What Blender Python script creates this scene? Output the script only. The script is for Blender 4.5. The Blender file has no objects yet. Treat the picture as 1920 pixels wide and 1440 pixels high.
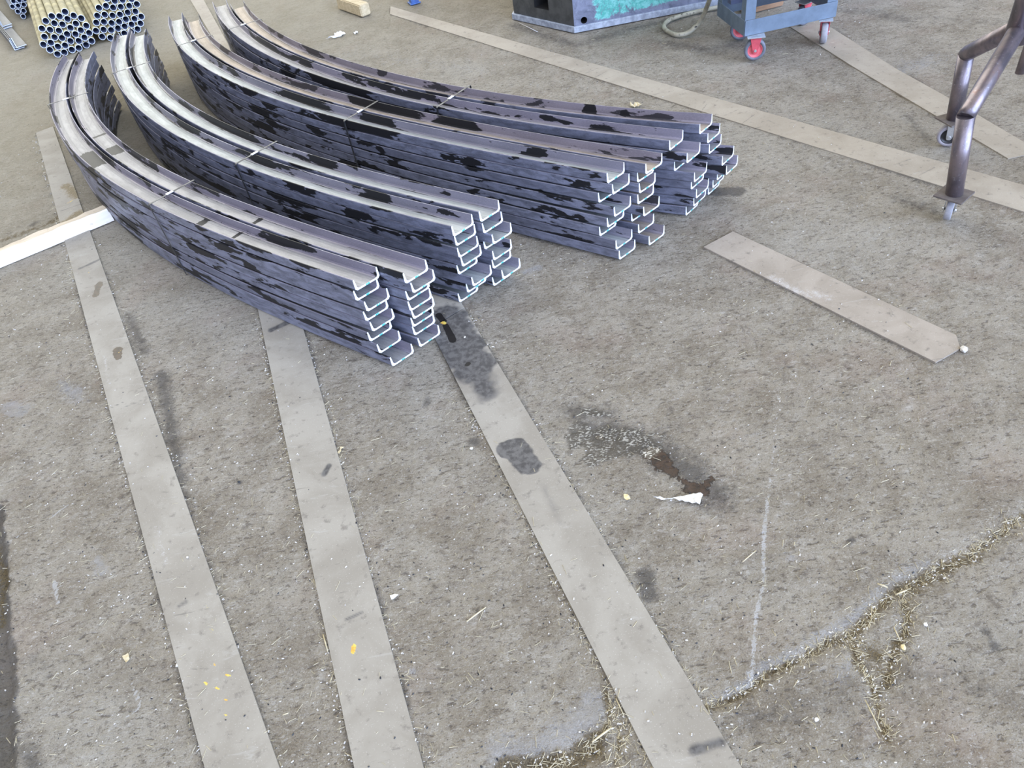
import bpy, bmesh, math, random
import numpy as np
from mathutils import Vector, Matrix
random.seed(7); RNG = np.random.default_rng(7)
PI = math.pi
scene = bpy.context.scene
COL = scene.collection

# ------------------------------------------------------------------ camera
FPX = 1397.85
RT = np.array([0.98185406, -0.1310058, -0.13711344])
UP = np.array([0.18963811, 0.67828442, 0.70990678])
FW = np.array([0.0, 0.72302678, -0.69082])
CAMZ = 1.6
cd = bpy.data.cameras.new('camera'); cam = bpy.data.objects.new('camera', cd); COL.objects.link(cam)
cd.sensor_fit = 'HORIZONTAL'; cd.sensor_width = 36.0; cd.lens = FPX / 1920 * 36.0
cd.clip_start = 0.02; cd.clip_end = 200
m = Matrix.Identity(4)
for i in range(3):
    m[i][0] = RT[i]; m[i][1] = UP[i]; m[i][2] = -FW[i]
m[2][3] = CAMZ
cam.matrix_world = m
scene.camera = cam

def at(px, py, z=0.0):
    """measured spot of the photograph -> metres in the place, at height z"""
    d = (px - 960) / FPX * RT - (py - 720) / FPX * UP + FW
    t = (z - CAMZ) / d[2]
    return np.array([d[0] * t, d[1] * t])
def at3(px, py, z=0.0):
    p = at(px, py, z); return Vector((p[0], p[1], z))

# ------------------------------------------------------------------ helpers
def link(name, me, parent=None, mats=()):
    o = bpy.data.objects.new(name, me); COL.objects.link(o)
    if parent is not None: o.parent = parent
    for mt in mats: me.materials.append(mt)
    return o
def tag(o, label, cat, group=None, kind=None):
    o['label'] = label
    o['category'] = cat
    if group: o['group'] = group
    if kind: o['kind'] = kind
    return o
def empty(name, loc, rz=0.0):
    o = bpy.data.objects.new(name, None); COL.objects.link(o)
    o.location = loc; o.rotation_euler = (0, 0, rz); o.empty_display_size = 0.05
    return o
class MB:
    def __init__(s): s.v = []; s.f = []; s.m = []; s.smooth = []
    def add(s, vs, fs, mi=0, sm=False):
        b = len(s.v); s.v += [tuple(v) for v in vs]
        for f in fs: s.f.append([b + i for i in f]); s.m.append(mi); s.smooth.append(sm)
    def box(s, c, size, rz=0.0, mi=0, M=None):
        hx, hy, hz = size[0] / 2, size[1] / 2, size[2] / 2
        R = Matrix.Rotation(rz, 3, 'Z') if M is None else M
        vs = [Vector(c) + R @ Vector((x * hx, y * hy, z * hz)) for x, y, z in
              [(-1,-1,-1),(1,-1,-1),(1,1,-1),(-1,1,-1),(-1,-1,1),(1,-1,1),(1,1,1),(-1,1,1)]]
        s.add(vs, [(0,3,2,1),(4,5,6,7),(0,1,5,4),(1,2,6,5),(2,3,7,6),(3,0,4,7)], mi)
    def prism(s, pts, z0, z1, mi=0):
        n = len(pts)
        vs = [(p[0], p[1], z0) for p in pts] + [(p[0], p[1], z1) for p in pts]
        s.add(vs, [tuple(range(n - 1, -1, -1)), tuple(range(n, 2 * n))] + [(i, (i + 1) % n, n + (i + 1) % n, n + i) for i in range(n)], mi)
    def tube(s, pts, r, seg=16, mi=0, cap=True):
        pts = [Vector(p) for p in pts]; n = len(pts)
        rs = r if isinstance(r, (list, tuple)) else [r] * n
        rings = []; prev = None
        for i, p in enumerate(pts):
            t = (pts[min(i + 1, n - 1)] - pts[max(i - 1, 0)]).normalized()
            if prev is None:
                a = Vector((0, 0, 1)) if abs(t.z) < .9 else Vector((1, 0, 0))
                u = t.cross(a).normalized()
            else:
                u = (prev - t * prev.dot(t)).normalized()
            prev = u; w = t.cross(u)
            rings.append([p + (u * math.cos(2 * PI * k / seg) + w * math.sin(2 * PI * k / seg)) * rs[i] for k in range(seg)])
        b = len(s.v)
        for rg in rings: s.v += [tuple(q) for q in rg]
        for i in range(n - 1):
            for k in range(seg):
                k2 = (k + 1) % seg
                s.f.append([b + i * seg + k, b + i * seg + k2, b + (i + 1) * seg + k2, b + (i + 1) * seg + k]); s.m.append(mi); s.smooth.append(True)
        if cap:
            s.f.append([b + k for k in range(seg)][::-1]); s.m.append(mi); s.smooth.append(False)
            s.f.append([b + (n - 1) * seg + k for k in range(seg)]); s.m.append(mi); s.smooth.append(False)
    def lathe(s, prof, c, axis, seg=28, mi=0, closed=True):
        """prof: (radius, along-axis) pairs"""
        ax = Vector(axis).normalized(); a = Vector((0, 0, 1)) if abs(ax.z) < .9 else Vector((1, 0, 0))
        u = ax.cross(a).normalized(); w = ax.cross(u); n = len(prof); b = len(s.v)
        for (r, h) in prof:
            for k in range(seg):
                th = 2 * PI * k / seg
                s.v.append(tuple(Vector(c) + ax * h + (u * math.cos(th) + w * math.sin(th)) * r))
        for i in range(n if closed else n - 1):
            j = (i + 1) % n
            for k in range(seg):
                k2 = (k + 1) % seg
                s.f.append([b + i * seg + k, b + j * seg + k, b + j * seg + k2, b + i * seg + k2]); s.m.append(mi); s.smooth.append(True)
    def build(s, name, mats, parent=None, bevel=0.0, seg=2):
        me = bpy.data.meshes.new(name); me.from_pydata(s.v, [], s.f); me.update()
        bm = bmesh.new(); bm.from_mesh(me); bmesh.ops.recalc_face_normals(bm, faces=bm.faces); bm.to_mesh(me); bm.free()
        if not isinstance(mats, (list, tuple)): mats = [mats]
        o = link(name, me, parent, mats)
        for p, mi, sm in zip(me.polygons, s.m, s.smooth):
            p.material_index = mi; p.use_smooth = sm
        if bevel:
            md = o.modifiers.new('bevel', 'BEVEL'); md.width = bevel; md.segments = seg; md.limit_method = 'ANGLE'; md.angle_limit = 0.6
        return o

# ------------------------------------------------------------------ node helper
class NT:
    def __init__(s, name):
        s.mat = bpy.data.materials.new(name); s.mat.use_nodes = True
        s.t = s.mat.node_tree; s.b = s.t.nodes['Principled BSDF']; s.out = s.t.nodes['Material Output']
    def n(s, typ, **kw):
        nd = s.t.nodes.new(typ)
        for k, v in kw.items(): setattr(nd, k, v)
        return nd
    def lk(s, a, b): s.t.links.new(a, b)
    def setin(s, sock, v):
        if hasattr(v, 'is_linked') or isinstance(v, bpy.types.NodeSocket): s.lk(v, sock)
        else:
            sock.default_value = (*v, 1) if isinstance(v, tuple) and len(v) == 3 and sock.type == 'RGBA' else v
    def math(s, op, a, b=0.0, c=None, clamp=False):
        nd = s.n('ShaderNodeMath', operation=op); nd.use_clamp = clamp
        s.setin(nd.inputs[0], a); s.setin(nd.inputs[1], b)
        if c is not None: s.setin(nd.inputs[2], c)
        return nd.outputs[0]
    def mix(s, f, a, b, mode='MIX'):
        nd = s.n('ShaderNodeMix', data_type='RGBA', blend_type=mode)
        s.setin(nd.inputs[0], f); s.setin(nd.inputs[6], a); s.setin(nd.inputs[7], b)
        return nd.outputs[2]
    def mixf(s, f, a, b):
        nd = s.n('ShaderNodeMix', data_type='FLOAT'); s.setin(nd.inputs[0], f); s.setin(nd.inputs[2], a); s.setin(nd.inputs[3], b)
        return nd.outputs[0]
    def map(s, v, a, b, c=0.0, d=1.0, smooth=True):
        nd = s.n('ShaderNodeMapRange'); nd.interpolation_type = 'SMOOTHSTEP' if smooth else 'LINEAR'
        s.setin(nd.inputs[0], v)
        for i, x in enumerate((a, b, c, d)): s.setin(nd.inputs[i + 1], x)
        return nd.outputs[0]
    def noise(s, vec, scale, detail=4.0, rough=0.55, dist=0.0):
        nd = s.n('ShaderNodeTexNoise'); s.lk(vec, nd.inputs['Vector'])
        nd.inputs['Scale'].default_value = scale; nd.inputs['Detail'].default_value = detail
        nd.inputs['Roughness'].default_value = rough; nd.inputs['Distortion'].default_value = dist
        return nd.outputs[0]
    def vor(s, vec, scale, feature='F1'):
        nd = s.n('ShaderNodeTexVoronoi', feature=feature); s.lk(vec, nd.inputs['Vector']); nd.inputs['Scale'].default_value = scale
        return nd.outputs['Distance']
    def mapping(s, vec, scale=(1,1,1), rot=(0,0,0), loc=(0,0,0)):
        nd = s.n('ShaderNodeMapping'); s.lk(vec, nd.inputs[0])
        nd.inputs['Scale'].default_value = scale; nd.inputs['Rotation'].default_value = rot; nd.inputs['Location'].default_value = loc
        return nd.outputs[0]
    def attr(s, name):
        nd = s.n('ShaderNodeAttribute', attribute_name=name); return nd.outputs['Fac']
    def obj(s): return s.n('ShaderNodeTexCoord').outputs['Object']
    def uv(s): return s.n('ShaderNodeTexCoord').outputs['UV']
    def bump(s, h, strength=0.3, dist=0.01):
        nd = s.n('ShaderNodeBump'); s.lk(h, nd.inputs['Height']); nd.inputs['Strength'].default_value = strength; nd.inputs['Distance'].default_value = dist
        s.lk(nd.outputs[0], s.b.inputs['Normal'])
    def set(s, **kw):
        nm = {'color': 'Base Color', 'rough': 'Roughness', 'metal': 'Metallic', 'spec': 'Specular IOR Level'}
        for k, v in kw.items(): s.setin(s.b.inputs[nm[k]], v)
        return s.mat

def basic(name, color, rough=0.5, metal=0.0, color2=None, scale=20.0, stretch=(1,1,1), bump=0.0, lo=.35, hi=.65):
    t = NT(name); v = t.mapping(t.obj(), scale=stretch)
    nz = t.noise(v, scale, 5, .6)
    c = t.mix(t.map(nz, lo, hi), color, color2 if color2 else tuple(x * .75 for x in color))
    t.set(color=c, rough=t.map(nz, .3, .7, max(0.02, rough - .08), min(1, rough + .08)), metal=metal)
    if bump: t.bump(nz, bump, .004)
    return t.mat

# ------------------------------------------------------------------ materials
def ground_stains_and_shade(t, base, strip=False):
    """adds oil and painted shade, wet, brown, pale, moss and yellow patches held in mesh attributes"""
    v = t.obj()
    n1 = t.noise(v, 60, 5, .65); n2 = t.noise(v, 260, 3, .6)
    def mk(name, a=.35, b=.65, amt=.55, fine=.2):
        s_ = t.math('ADD', t.attr(name), t.math('MULTIPLY', t.math('SUBTRACT', n1, .5), amt))
        s_ = t.math('ADD', s_, t.math('MULTIPLY', t.math('SUBTRACT', n2, .5), fine))
        return t.map(s_, a, b)
    dark = mk('dark', .3, .8, .35, .1) if strip else mk('dark', .25, .85, .8, .5)
    moss = mk('moss', .3, .7, 1.2, .8); pale = mk('pale', .4, .75, 1.0, .9)
    chalk = mk('chalk', .45, .6, 1.1, 1.1); brown = mk('brown', .42, .58, 1.5, .9); wet = mk('wet', .45, .55, .3, .1)
    yel = mk('yellow', .42, .6, .8, .6)
    c = base
    c = t.mix(t.math('MULTIPLY', dark, .90 if strip else .66), c, t.mix(t.map(n1, .38, .62), (.045, .044, .046), (.115, .112, .11)) if strip else (0.085, 0.08, 0.075))
    c = t.mix(t.math('MULTIPLY', pale, .42), c, (.55, .55, .56))
    c = t.mix(t.math('MULTIPLY', moss, .8), c, t.mix(t.map(n2, .4, .62), (.085, .062, .028), (.27, .20, .09)))
    c = t.mix(t.math('MULTIPLY', chalk, .7), c, (.78, .77, .74))
    c = t.mix(t.math('MULTIPLY', brown, .93), c, t.mix(t.map(n1, .4, .6), (.024, .016, .011), (.060, .036, .021)))
    c = t.mix(t.math('MULTIPLY', wet, .96), c, (.012, .011, .011))
    c = t.mix(yel, c, t.mix(t.map(n1, .42, .6), (.62, .33, .06), (.62, .52, .12)))
    return c, dark, wet, brown

def mat_floor():
    t = NT('dusty_concrete'); v = t.obj()
    big = t.noise(v, 1.1, 5, .6, .4); mid = t.noise(v, 6.0, 7, .68, .3); spot = t.noise(v, 26, 6, .66, .3); fine = t.noise(v, 75, 6, .72)
    vs = t.mapping(v, scale=(1, 3.2, 1), rot=(0, 0, 0.35)); streak = t.noise(vs, 13, 7, .72)
    grit = t.noise(v, 300, 4, .7); peb = t.vor(v, 120)
    c = t.mix(t.map(mid, .34, .66), (0.379, 0.325, 0.243), (0.552, 0.493, 0.393))
    c = t.mix(t.math('MULTIPLY', t.map(big, .46, .66), .6), c, (0.593, 0.551, 0.463))
    c = t.mix(t.math('MULTIPLY', t.map(streak, .52, .70), .55), c, (0.231, 0.193, 0.148))
    c = t.mix(t.math('MULTIPLY', t.map(spot, .56, .68), .60), c, (0.210, 0.176, 0.136))
    c = t.mix(t.math('MULTIPLY', t.map(spot, .44, .32), .45), c, (0.643, 0.600, 0.515))
    c = t.mix(t.math('MULTIPLY', t.map(fine, .54, .68), .45), c, (0.699, 0.655, 0.567))
    c = t.mix(t.math('MULTIPLY', t.map(fine, .45, .33), .60), c, (0.167, 0.142, 0.112))
    c = t.mix(t.math('MULTIPLY', t.map(grit, .57, .68), .60), c, (0.866, 0.812, 0.713))
    c = t.mix(t.math('MULTIPLY', t.map(grit, .43, .32), .60), c, (0.140, 0.120, 0.097))
    pink = t.noise(v, 3.1, 4, .6); c = t.mix(t.math('MULTIPLY', t.map(pink, .52, .68), .18), c, (0.503, 0.358, 0.285))
    dv = t.mapping(v, scale=(1, 2.4, 1), rot=(0, 0, .5)); dash = t.noise(dv, 42, 3, .6); dsh2 = t.noise(t.mapping(v, scale=(1, 2, 1), rot=(0, 0, 1.1)), 95, 3, .6)
    c = t.mix(t.math('MULTIPLY', t.map(dash, .61, .66), .62), c, (.150, .125, .098))
    c = t.mix(t.math('MULTIPLY', t.map(dash, .38, .33), .45), c, (.74, .70, .62))
    c = t.mix(t.math('MULTIPLY', t.map(dsh2, .62, .68), .60), c, (.135, .112, .088))
    c = t.mix(t.math('MULTIPLY', t.map(dsh2, .36, .31), .60), c, (.80, .76, .68))
    # the floor colour turns tan towards the far left
    sx = t.n('ShaderNodeSeparateXYZ'); t.lk(v, sx.inputs[0])
    far = t.math('MULTIPLY', t.map(t.math('SUBTRACT', sx.outputs[1], t.math('MULTIPLY', sx.outputs[0], .9)), 3.0, 7.5), .55)
    c = t.mix(far, c, (0.539, 0.482, 0.337))
    c, dark, wet, brown = ground_stains_and_shade(t, c)
    ww = t.math('MAXIMUM', wet, t.math('MULTIPLY', brown, .85))
    gl = t.attr('wet_glint')
    gg = t.map(t.math('ADD', gl, t.math('MULTIPLY', t.math('SUBTRACT', spot, .5), 1.2)), .4, .7)
    c = t.mix(t.math('MULTIPLY', gg, .75), c, (0.140, 0.122, 0.091))
    sp = t.math('MULTIPLY', gg, t.math('MULTIPLY', t.map(t.noise(t.mapping(v, scale=(1, 1.7, 1), rot=(0, 0, .4)), 120, 3, .6), .51, .58), t.map(spot, .40, .56)))
    c = t.mix(t.math('MULTIPLY', sp, .8), c, (0.838, 0.799, 0.687))  # glints of the wet gravel painted as pale specks
    t.set(color=c, rough=t.mixf(ww, t.mixf(t.math('MULTIPLY', dark, .5), .86, .7), .28), spec=.25)
    h = t.math('ADD', t.math('MULTIPLY', fine, .9), t.math('MULTIPLY', grit, .35)); h = t.math('ADD', h, t.math('MULTIPLY', streak, .8)); h = t.math('ADD', h, t.math('MULTIPLY', spot, 1.0)); h = t.math('SUBTRACT', h, t.math('MULTIPLY', t.map(dash, .58, .68), .35))
    h = t.math('MULTIPLY', h, t.math('SUBTRACT', 1.0, ww))
    t.bump(h, 1.0, .02)
    return t.mat
def mat_strip(name='floor_strip_steel', a=(.325, .303, .258), b=(.262, .240, .200), grimy=.42):
    t = NT(name); v = t.obj()
    mid = t.noise(v, 5.5, 5, .6, .5); fine = t.noise(v, 34, 5, .7); grit = t.noise(v, 300, 3, .6)
    c = t.mix(t.map(mid, .35, .65), a, b)
    c = t.mix(t.math('MULTIPLY', t.map(fine, .56, .72), grimy * 1.6), c, (.145, .13, .112))
    c = t.mix(t.math('MULTIPLY', t.map(grit, .62, .70), .4), c, (.58, .56, .51))
    sc = t.noise(t.mapping(v, scale=(1, 5, 1), rot=(0, 0, .5)), 9, 6, .7, .6); c = t.mix(t.math('MULTIPLY', t.map(sc, .62, .70), .55), c, (.13, .118, .105)); c = t.mix(t.math('MULTIPLY', t.map(sc, .40, .30), .35), c, (.42, .41, .38))
    c, dark, wet, brown = ground_stains_and_shade(t, c, True)
    ww = t.math('MAXIMUM', wet, brown)
    t.set(color=c, rough=t.mixf(ww, .66, .32), spec=.28)
    t.bump(t.math('MULTIPLY', fine, t.math('SUBTRACT', 1.0, ww)), .12, .004)
    return t.mat
def mat_steel(name, tint=(.235, .225, .275), dust_sheen=(.47, .47, .47), dirt=.5):
    """hot rolled channel: lavender mill scale, black oily patches, web paled for dust and sheen"""
    t = NT(name); uv = t.uv(); oi = t.n('ShaderNodeObjectInfo')
    add = t.n('ShaderNodeVectorMath', operation='ADD'); t.lk(uv, add.inputs[0])
    cmb = t.n('ShaderNodeCombineXYZ'); t.lk(t.math('MULTIPLY', oi.outputs['Random'], 37.0), cmb.inputs[0]); t.lk(t.math('MULTIPLY', oi.outputs['Random'], 11.0), cmb.inputs[1])
    t.lk(cmb.outputs[0], add.inputs[1]); u = add.outputs[0]
    sx = t.n('ShaderNodeSeparateXYZ'); t.lk(uv, sx.inputs[0]); vv = sx.outputs[1]
    big = t.noise(t.mapping(u, scale=(1.6, 5, 1)), 2.2, 3, .5, .3); mid = t.noise(t.mapping(u, scale=(1.6, 5, 1)), 9, 6, .62, .4)
    cloud = t.noise(t.mapping(u, scale=(1, 3, 1)), 4.5, 5, .55, .2)
    fine = t.noise(t.mapping(u, scale=(1, 1.6, 1)), 130, 4, .7)
    c = t.mix(t.map(cloud, .3, .7), tint, tuple(x * .78 for x in tint))
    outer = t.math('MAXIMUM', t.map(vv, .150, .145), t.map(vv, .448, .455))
    c = t.mix(outer, c, t.mix(t.map(mid, .36, .62), (.235, .250, .330), (.125, .134, .175)))  # outer faces coloured darker and bluer, their shade painted in
    # the profile is numbered: outer right flange .09-.14, inner right .15-.18, web .30-.372, inner left .41-.445, outer left .455-.49
    web = t.math('MULTIPLY', t.map(vv, .300, .304), t.map(vv, .372, .368))
    c = t.mix(web, c, t.mix(t.map(t.math('ADD', t.math('MULTIPLY', cloud, .6), t.math('MULTIPLY', mid, .4)), .38, .62), dust_sheen, tuple(x * .72 for x in dust_sheen)))  # web lightened for dust and for painted overhead reflection
    ln = t.math('MAXIMUM', t.math('MULTIPLY', t.map(vv, .312, .315), t.map(vv, .321, .317)), t.math('MULTIPLY', t.map(vv, .351, .355), t.map(vv, .361, .358)))
    c = t.mix(t.math('MULTIPLY', ln, .38), c, tuple(x * .45 for x in dust_sheen))
    edge = t.math('MULTIPLY', t.map(vv, .190, .200), t.map(vv, .318, .306)); edge = t.math('MAXIMUM', edge, t.math('MULTIPLY', t.map(vv, .355, .366), t.map(vv, .41, .405)))
    c = t.mix(t.math('MULTIPLY', edge, .35), c, tuple(x * .55 for x in dust_sheen))
    c = t.mix(t.math('MULTIPLY', t.map(fine, .52, .70), .22), c, (.10, .10, .12))
    c = t.mix(t.math('MULTIPLY', t.map(fine, .46, .34), .25), c, tuple(min(1, x * 1.7) for x in tint))
    c = t.mix(t.math('MULTIPLY', outer, t.map(t.math('FRACT', t.math('MULTIPLY', oi.outputs['Random'], 7.3)), 0, 1, 0, .45, False)), c, (.095, .10, .135))
    notweb = t.math('SUBTRACT', 1.0, web)
    big2 = t.math('ADD', t.math('MULTIPLY', big, .78), t.math('MULTIPLY', mid, .30))
    hi = t.math('MULTIPLY', t.map(sx.outputs[0], .2, 1.2), .045)         # more oil towards the middle of the bars
    patch = t.map(t.math('ADD', big2, hi), .618, .632)
    patch = t.math('MAXIMUM', patch, t.math('MULTIPLY', t.map(mid, .665, .68), .8))
    pp = t.math('MULTIPLY', t.math('MULTIPLY', patch, notweb), min(1.0, dirt * 1.8))
    wp = t.attr('oil'); wp = t.map(t.math('ADD', wp, t.math('MULTIPLY', t.math('SUBTRACT', mid, .5), .9)), .45, .55)
    pp = t.math('MAXIMUM', pp, wp)
    c = t.mix(pp, c, (.014, .014, .016))
    t.set(color=c, rough=t.mixf(pp, t.mixf(web, t.map(cloud, .3, .7, .36, .46), .56), .38), metal=t.mixf(pp, t.mixf(web, .35, .45), .05), spec=t.mixf(pp, .5, .18))
    t.bump(fine, .10, .002)
    return t.mat
def mat_cut():
    t = NT('sawn_steel_end'); uv = t.uv(); sx = t.n('ShaderNodeSeparateXYZ'); t.lk(uv, sx.inputs[0])
    n = t.noise(t.obj(), 220, 3, .6)
    c = t.mix(t.map(n, .35, .65), (.74, .80, .84), (.88, .92, .94))
    g = t.math('MULTIPLY', t.map(sx.outputs[0], .40, .44), t.map(sx.outputs[0], .60, .55)); g = t.math('MULTIPLY', g, t.map(sx.outputs[1], .15, .13))
    c = t.mix(t.math('MULTIPLY', g, t.map(n, .3, .5)), c, (.05, .42, .36))
    t.set(color=c, rough=.45, metal=.15)
    return t.mat
M = {}
M['floor'] = mat_floor()
M['strip'] = mat_strip()
M['strip_tan'] = mat_strip('floor_strip_tan', (.345, .305, .255), (.28, .245, .20), .5)
M['strip_far'] = mat_strip('floor_strip_far', (.365, .325, .262), (.305, .268, .212), .5)
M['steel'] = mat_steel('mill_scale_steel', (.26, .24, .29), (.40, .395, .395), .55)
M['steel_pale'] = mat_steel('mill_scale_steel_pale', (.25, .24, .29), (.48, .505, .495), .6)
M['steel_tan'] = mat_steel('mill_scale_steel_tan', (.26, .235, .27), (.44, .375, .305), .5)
M['cut'] = mat_cut()
M['band'] = basic('steel_band', (.10, .105, .115), .4, .7, (.05, .05, .055), 30)
M['seal'] = basic('band_seal', (.75, .77, .78), .3, .5, (.6, .6, .62), 60)
M['pipe'] = basic('yellowed_pipe', (.50, .42, .22), .5, .1, (.30, .25, .14), 7, (1, 1, 1), .02)
M['pipe_in'] = basic('pipe_bore', (.06, .075, .13), .5, .4, (.035, .04, .07), 12)
M['rim'] = basic('pipe_rim', (.72, .78, .86), .4, .3, (.60, .66, .75), 60)
M['pipe_grey'] = basic('grey_pipe', (.30, .30, .29), .5, .5, (.22, .22, .20), 8)
M['angle'] = basic('angle_iron', (.16, .165, .175), .55, .2, (.11, .115, .12), 6, (1, .2, 1))
M['timber_pale'] = None

def mat_wood(name, a, b, c3):
    t = NT(name); v = t.obj(); g = t.mapping(v, scale=(1.2, 14, 14)); w = t.noise(g, 4, 6, .7, 1.2); k = t.noise(v, 30, 4, .7)
    c = t.mix(t.map(w, .35, .65), a, b); c = t.mix(t.math('MULTIPLY', t.map(k, .60, .72), .6), c, c3)
    t.set(color=c, rough=.75); t.bump(w, .25, .004); return t.mat
M['timber_pale'] = mat_wood('weathered_timber', (.80, .76, .69), (.74, .69, .61), (.50, .40, .27))
M['timber_top'] = mat_wood('weathered_timber_top', (.60, .52, .40), (.50, .42, .31), (.26, .19, .12))
M['timber_block'] = mat_wood('rough_timber', (.62, .52, .34), (.46, .37, .22), (.22, .16, .08))
M['timber_brown'] = mat_wood('brown_timber', (.36, .22, .13), (.27, .16, .09), (.16, .09, .05))

# ------------------------------------------------------------------ ground masks
SEG = {}
def path(name, pts, r, soft=.012, amt=1.0, where='both'):
    SEG.setdefault(name, []).append(([at(*p) for p in pts], r, soft, amt, where))
def vnoise(x, y, sc, seed=0):
    X = x * sc; Y = y * sc; xi = np.floor(X).astype(int); yi = np.floor(Y).astype(int); fx = X - xi; fy = Y - yi
    fx = fx * fx * (3 - 2 * fx); fy = fy * fy * (3 - 2 * fy)
    def h(a, b):
        n = (a * 374761393 + b * 668265263 + seed * 982451653) & 0x7fffffff
        n = ((n ^ (n >> 13)) * 1274126177) & 0x7fffffff
        return (n & 0xffff) / 65535.0
    return (h(xi, yi) * (1 - fx) + h(xi + 1, yi) * fx) * (1 - fy) + (h(xi, yi + 1) * (1 - fx) + h(xi + 1, yi + 1) * fx) * fy
def mask(name, X, Y, where):
    out = np.zeros_like(X); wob = (vnoise(X, Y, 28, 3) - .5) * 1.0 + (vnoise(X, Y, 75, 5) - .5) * .6
    for pts, r, soft, amt, wh in SEG.get(name, []):
        if wh not in ('both', where): continue
        P = np.array(pts); R = r + soft * 2 + .02
        idx = np.nonzero((X > P[:, 0].min() - R) & (X < P[:, 0].max() + R) & (Y > P[:, 1].min() - R) & (Y < P[:, 1].max() + R))[0]
        if not len(idx): continue
        x = X[idx]; y = Y[idx]; d = np.full(len(idx), 1e9)
        if len(P) == 1: d = np.hypot(x - P[0, 0], y - P[0, 1])
        for a, b in zip(P[:-1], P[1:]):
            ab = b - a; L2 = max(1e-9, ab @ ab); tt = np.clip(((x - a[0]) * ab[0] + (y - a[1]) * ab[1]) / L2, 0, 1)
            d = np.minimum(d, np.hypot(x - a[0] - tt * ab[0], y - a[1] - tt * ab[1]))
        rr = r * (1 + .45 * wob[idx])
        out[idx] = np.maximum(out[idx], np.clip(.5 + (rr - d) / (2 * soft), 0, 1) * amt)
    return out
MASKS = ('dark', 'moss', 'pale', 'chalk', 'brown', 'wet', 'yellow', 'wet_glint')
# oil and dirt, with some shadows painted into the same dark mask
path('dark', [(1080, 770), (1130, 775)], .045, .04, .8, 'floor')
path('dark', [(1105, 800), (1190, 820), (1250, 850)], .06, .05, .85, 'floor')
path('dark', [(1240, 860), (1300, 880), (1345, 930)], .05, .05, .9, 'floor')
path('dark', [(1180, 800), (1280, 800)], .03, .06, .6, 'floor')
path('dark', [(1208, 1078), (1215, 1110)], .026, .018, .95, 'floor')
path('dark', [(300, 700), (318, 790), (330, 860), (338, 950)], .028, .03, .9, 'floor')
path('dark', [(240, 590), (270, 660)], .03, .03, .7, 'floor')
path('dark', [(1345, 358), (1385, 356)], .035, .012, 1.0, 'floor')
path('dark', [(800, 752)], .022, .02, .8, 'floor'); path('dark', [(888, 826)], .02, .015, .9, 'floor')
path('dark', [(448, 903)], .008, .006, 1, 'floor')
path('dark', [(1690, 372), (1765, 397)], .04, .05, .7, 'floor')  # cast shadow of the stand's caster, painted on the floor
path('dark', [(1560, 15), (1640, 22), (1710, 38)], .05, .08, .75, 'floor'); path('dark', [(1740, 30), (1880, 40)], .06, .1, .6, 'floor')
path('dark', [(960, 45), (1010, 62), (1080, 82), (1190, 52), (1260, 35)], .05, .06, .75, 'floor')  # shade along the foot of the machine base, painted dark
path('dark', [(1255, 80), (1340, 95), (1390, 75)], .06, .08, .75, 'floor')  # the trolley's shadow to its left, put into the floor colour
path('dark', [(1700, 215), (1740, 260)], .03, .05, .7, 'floor')
path('dark', [(-15, 960), (-8, 1100), (2, 1250), (8, 1440)], .030, .012, 1.3, 'floor'); path('moss', [(-15, 1020), (-10, 1100), (-6, 1160)], .012, .02, .8, 'floor'); path('edgepit', [(-18, 960), (-12, 1100), (-4, 1250), (2, 1440)], .022, .01, 1, 'floor')
path('dark', [(40, 1400), (60, 1440)], .03, .03, .8, 'floor')
path('dark', [(1850, 1180), (1870, 1215)], .012, .012, .8, 'floor'); path('dark', [(1600, 1010), (1590, 1018)], .009, .006, .9, 'floor')
path('dark', [(1480, 790), (1560, 860), (1590, 930)], .02, .05, .5, 'floor')
path('dark', [(1600, 1340), (1700, 1260), (1820, 1270), (1900, 1320)], .06, .09, .55, 'floor')
path('dark', [(60, 1230), (90, 1260)], .02, .03, .6, 'floor'); path('dark', [(60, 640), (30, 700)], .02, .05, .4, 'floor')
path('dark', [(1400, 1350), (1500, 1330), (1580, 1290)], .05, .06, .55, 'floor')
path('dark', [(800, 1290), (870, 1300), (900, 1270)], .03, .05, .5, 'floor')
path('dark', [(1500, 470), (1590, 465)], .02, .05, .55, 'floor'); path('dark', [(1250, 700), (1400, 690)], .03, .08, .35, 'floor')
# strips
path('dark', [(835, 600), (865, 650), (885, 685)], .075, .03, 1.2, 'strip'); path('dark', [(900, 700), (912, 738)], .040, .035, .9, 'strip')
path('dark', [(962, 842), (970, 850)], .038, .008, 1.1, 'strip'); path('dark', [(984, 866), (988, 872)], .036, .008, 1.05, 'strip'); path('dark', [(1020, 915), (1050, 980)], .018, .03, .62, 'strip')
path('dark', [(1300, 1408), (1352, 1393)], .012, .012, .95, 'strip'); path('dark', [(1150, 1060), (1140, 1090)], .02, .03, .4, 'strip')
path('dark', [(617, 876), (609, 890)], .011, .008, .95, 'strip'); path('dark', [(510, 620), (540, 606)], .012, .01, 1.0, 'strip'); path('dark', [(520, 650), (560, 660)], .03, .05, .5, 'strip')
path('dark', [(650, 1163), (680, 1150)], .007, .008, .8, 'strip'); path('dark', [(335, 1140), (350, 1130)], .009, .01, .7, 'strip')
path('dark', [(320, 1092), (378, 1060)], .003, .006, .8, 'strip'); path('dark', [(230, 767), (268, 752)], .003, .004, .9, 'strip'); path('dark', [(208, 766), (232, 756)], .002, .003, 1, 'strip')
path('dark', [(150, 505), (205, 480)], .012, .01, .7, 'strip'); path('dark', [(180, 470), (190, 440)], .004, .008, .8, 'strip'); path('dark', [(888, 780)], .007, .005, .6, 'strip')
path('dark', [(880, 815), (877, 820)], .008, .005, .6, 'strip')
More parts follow.
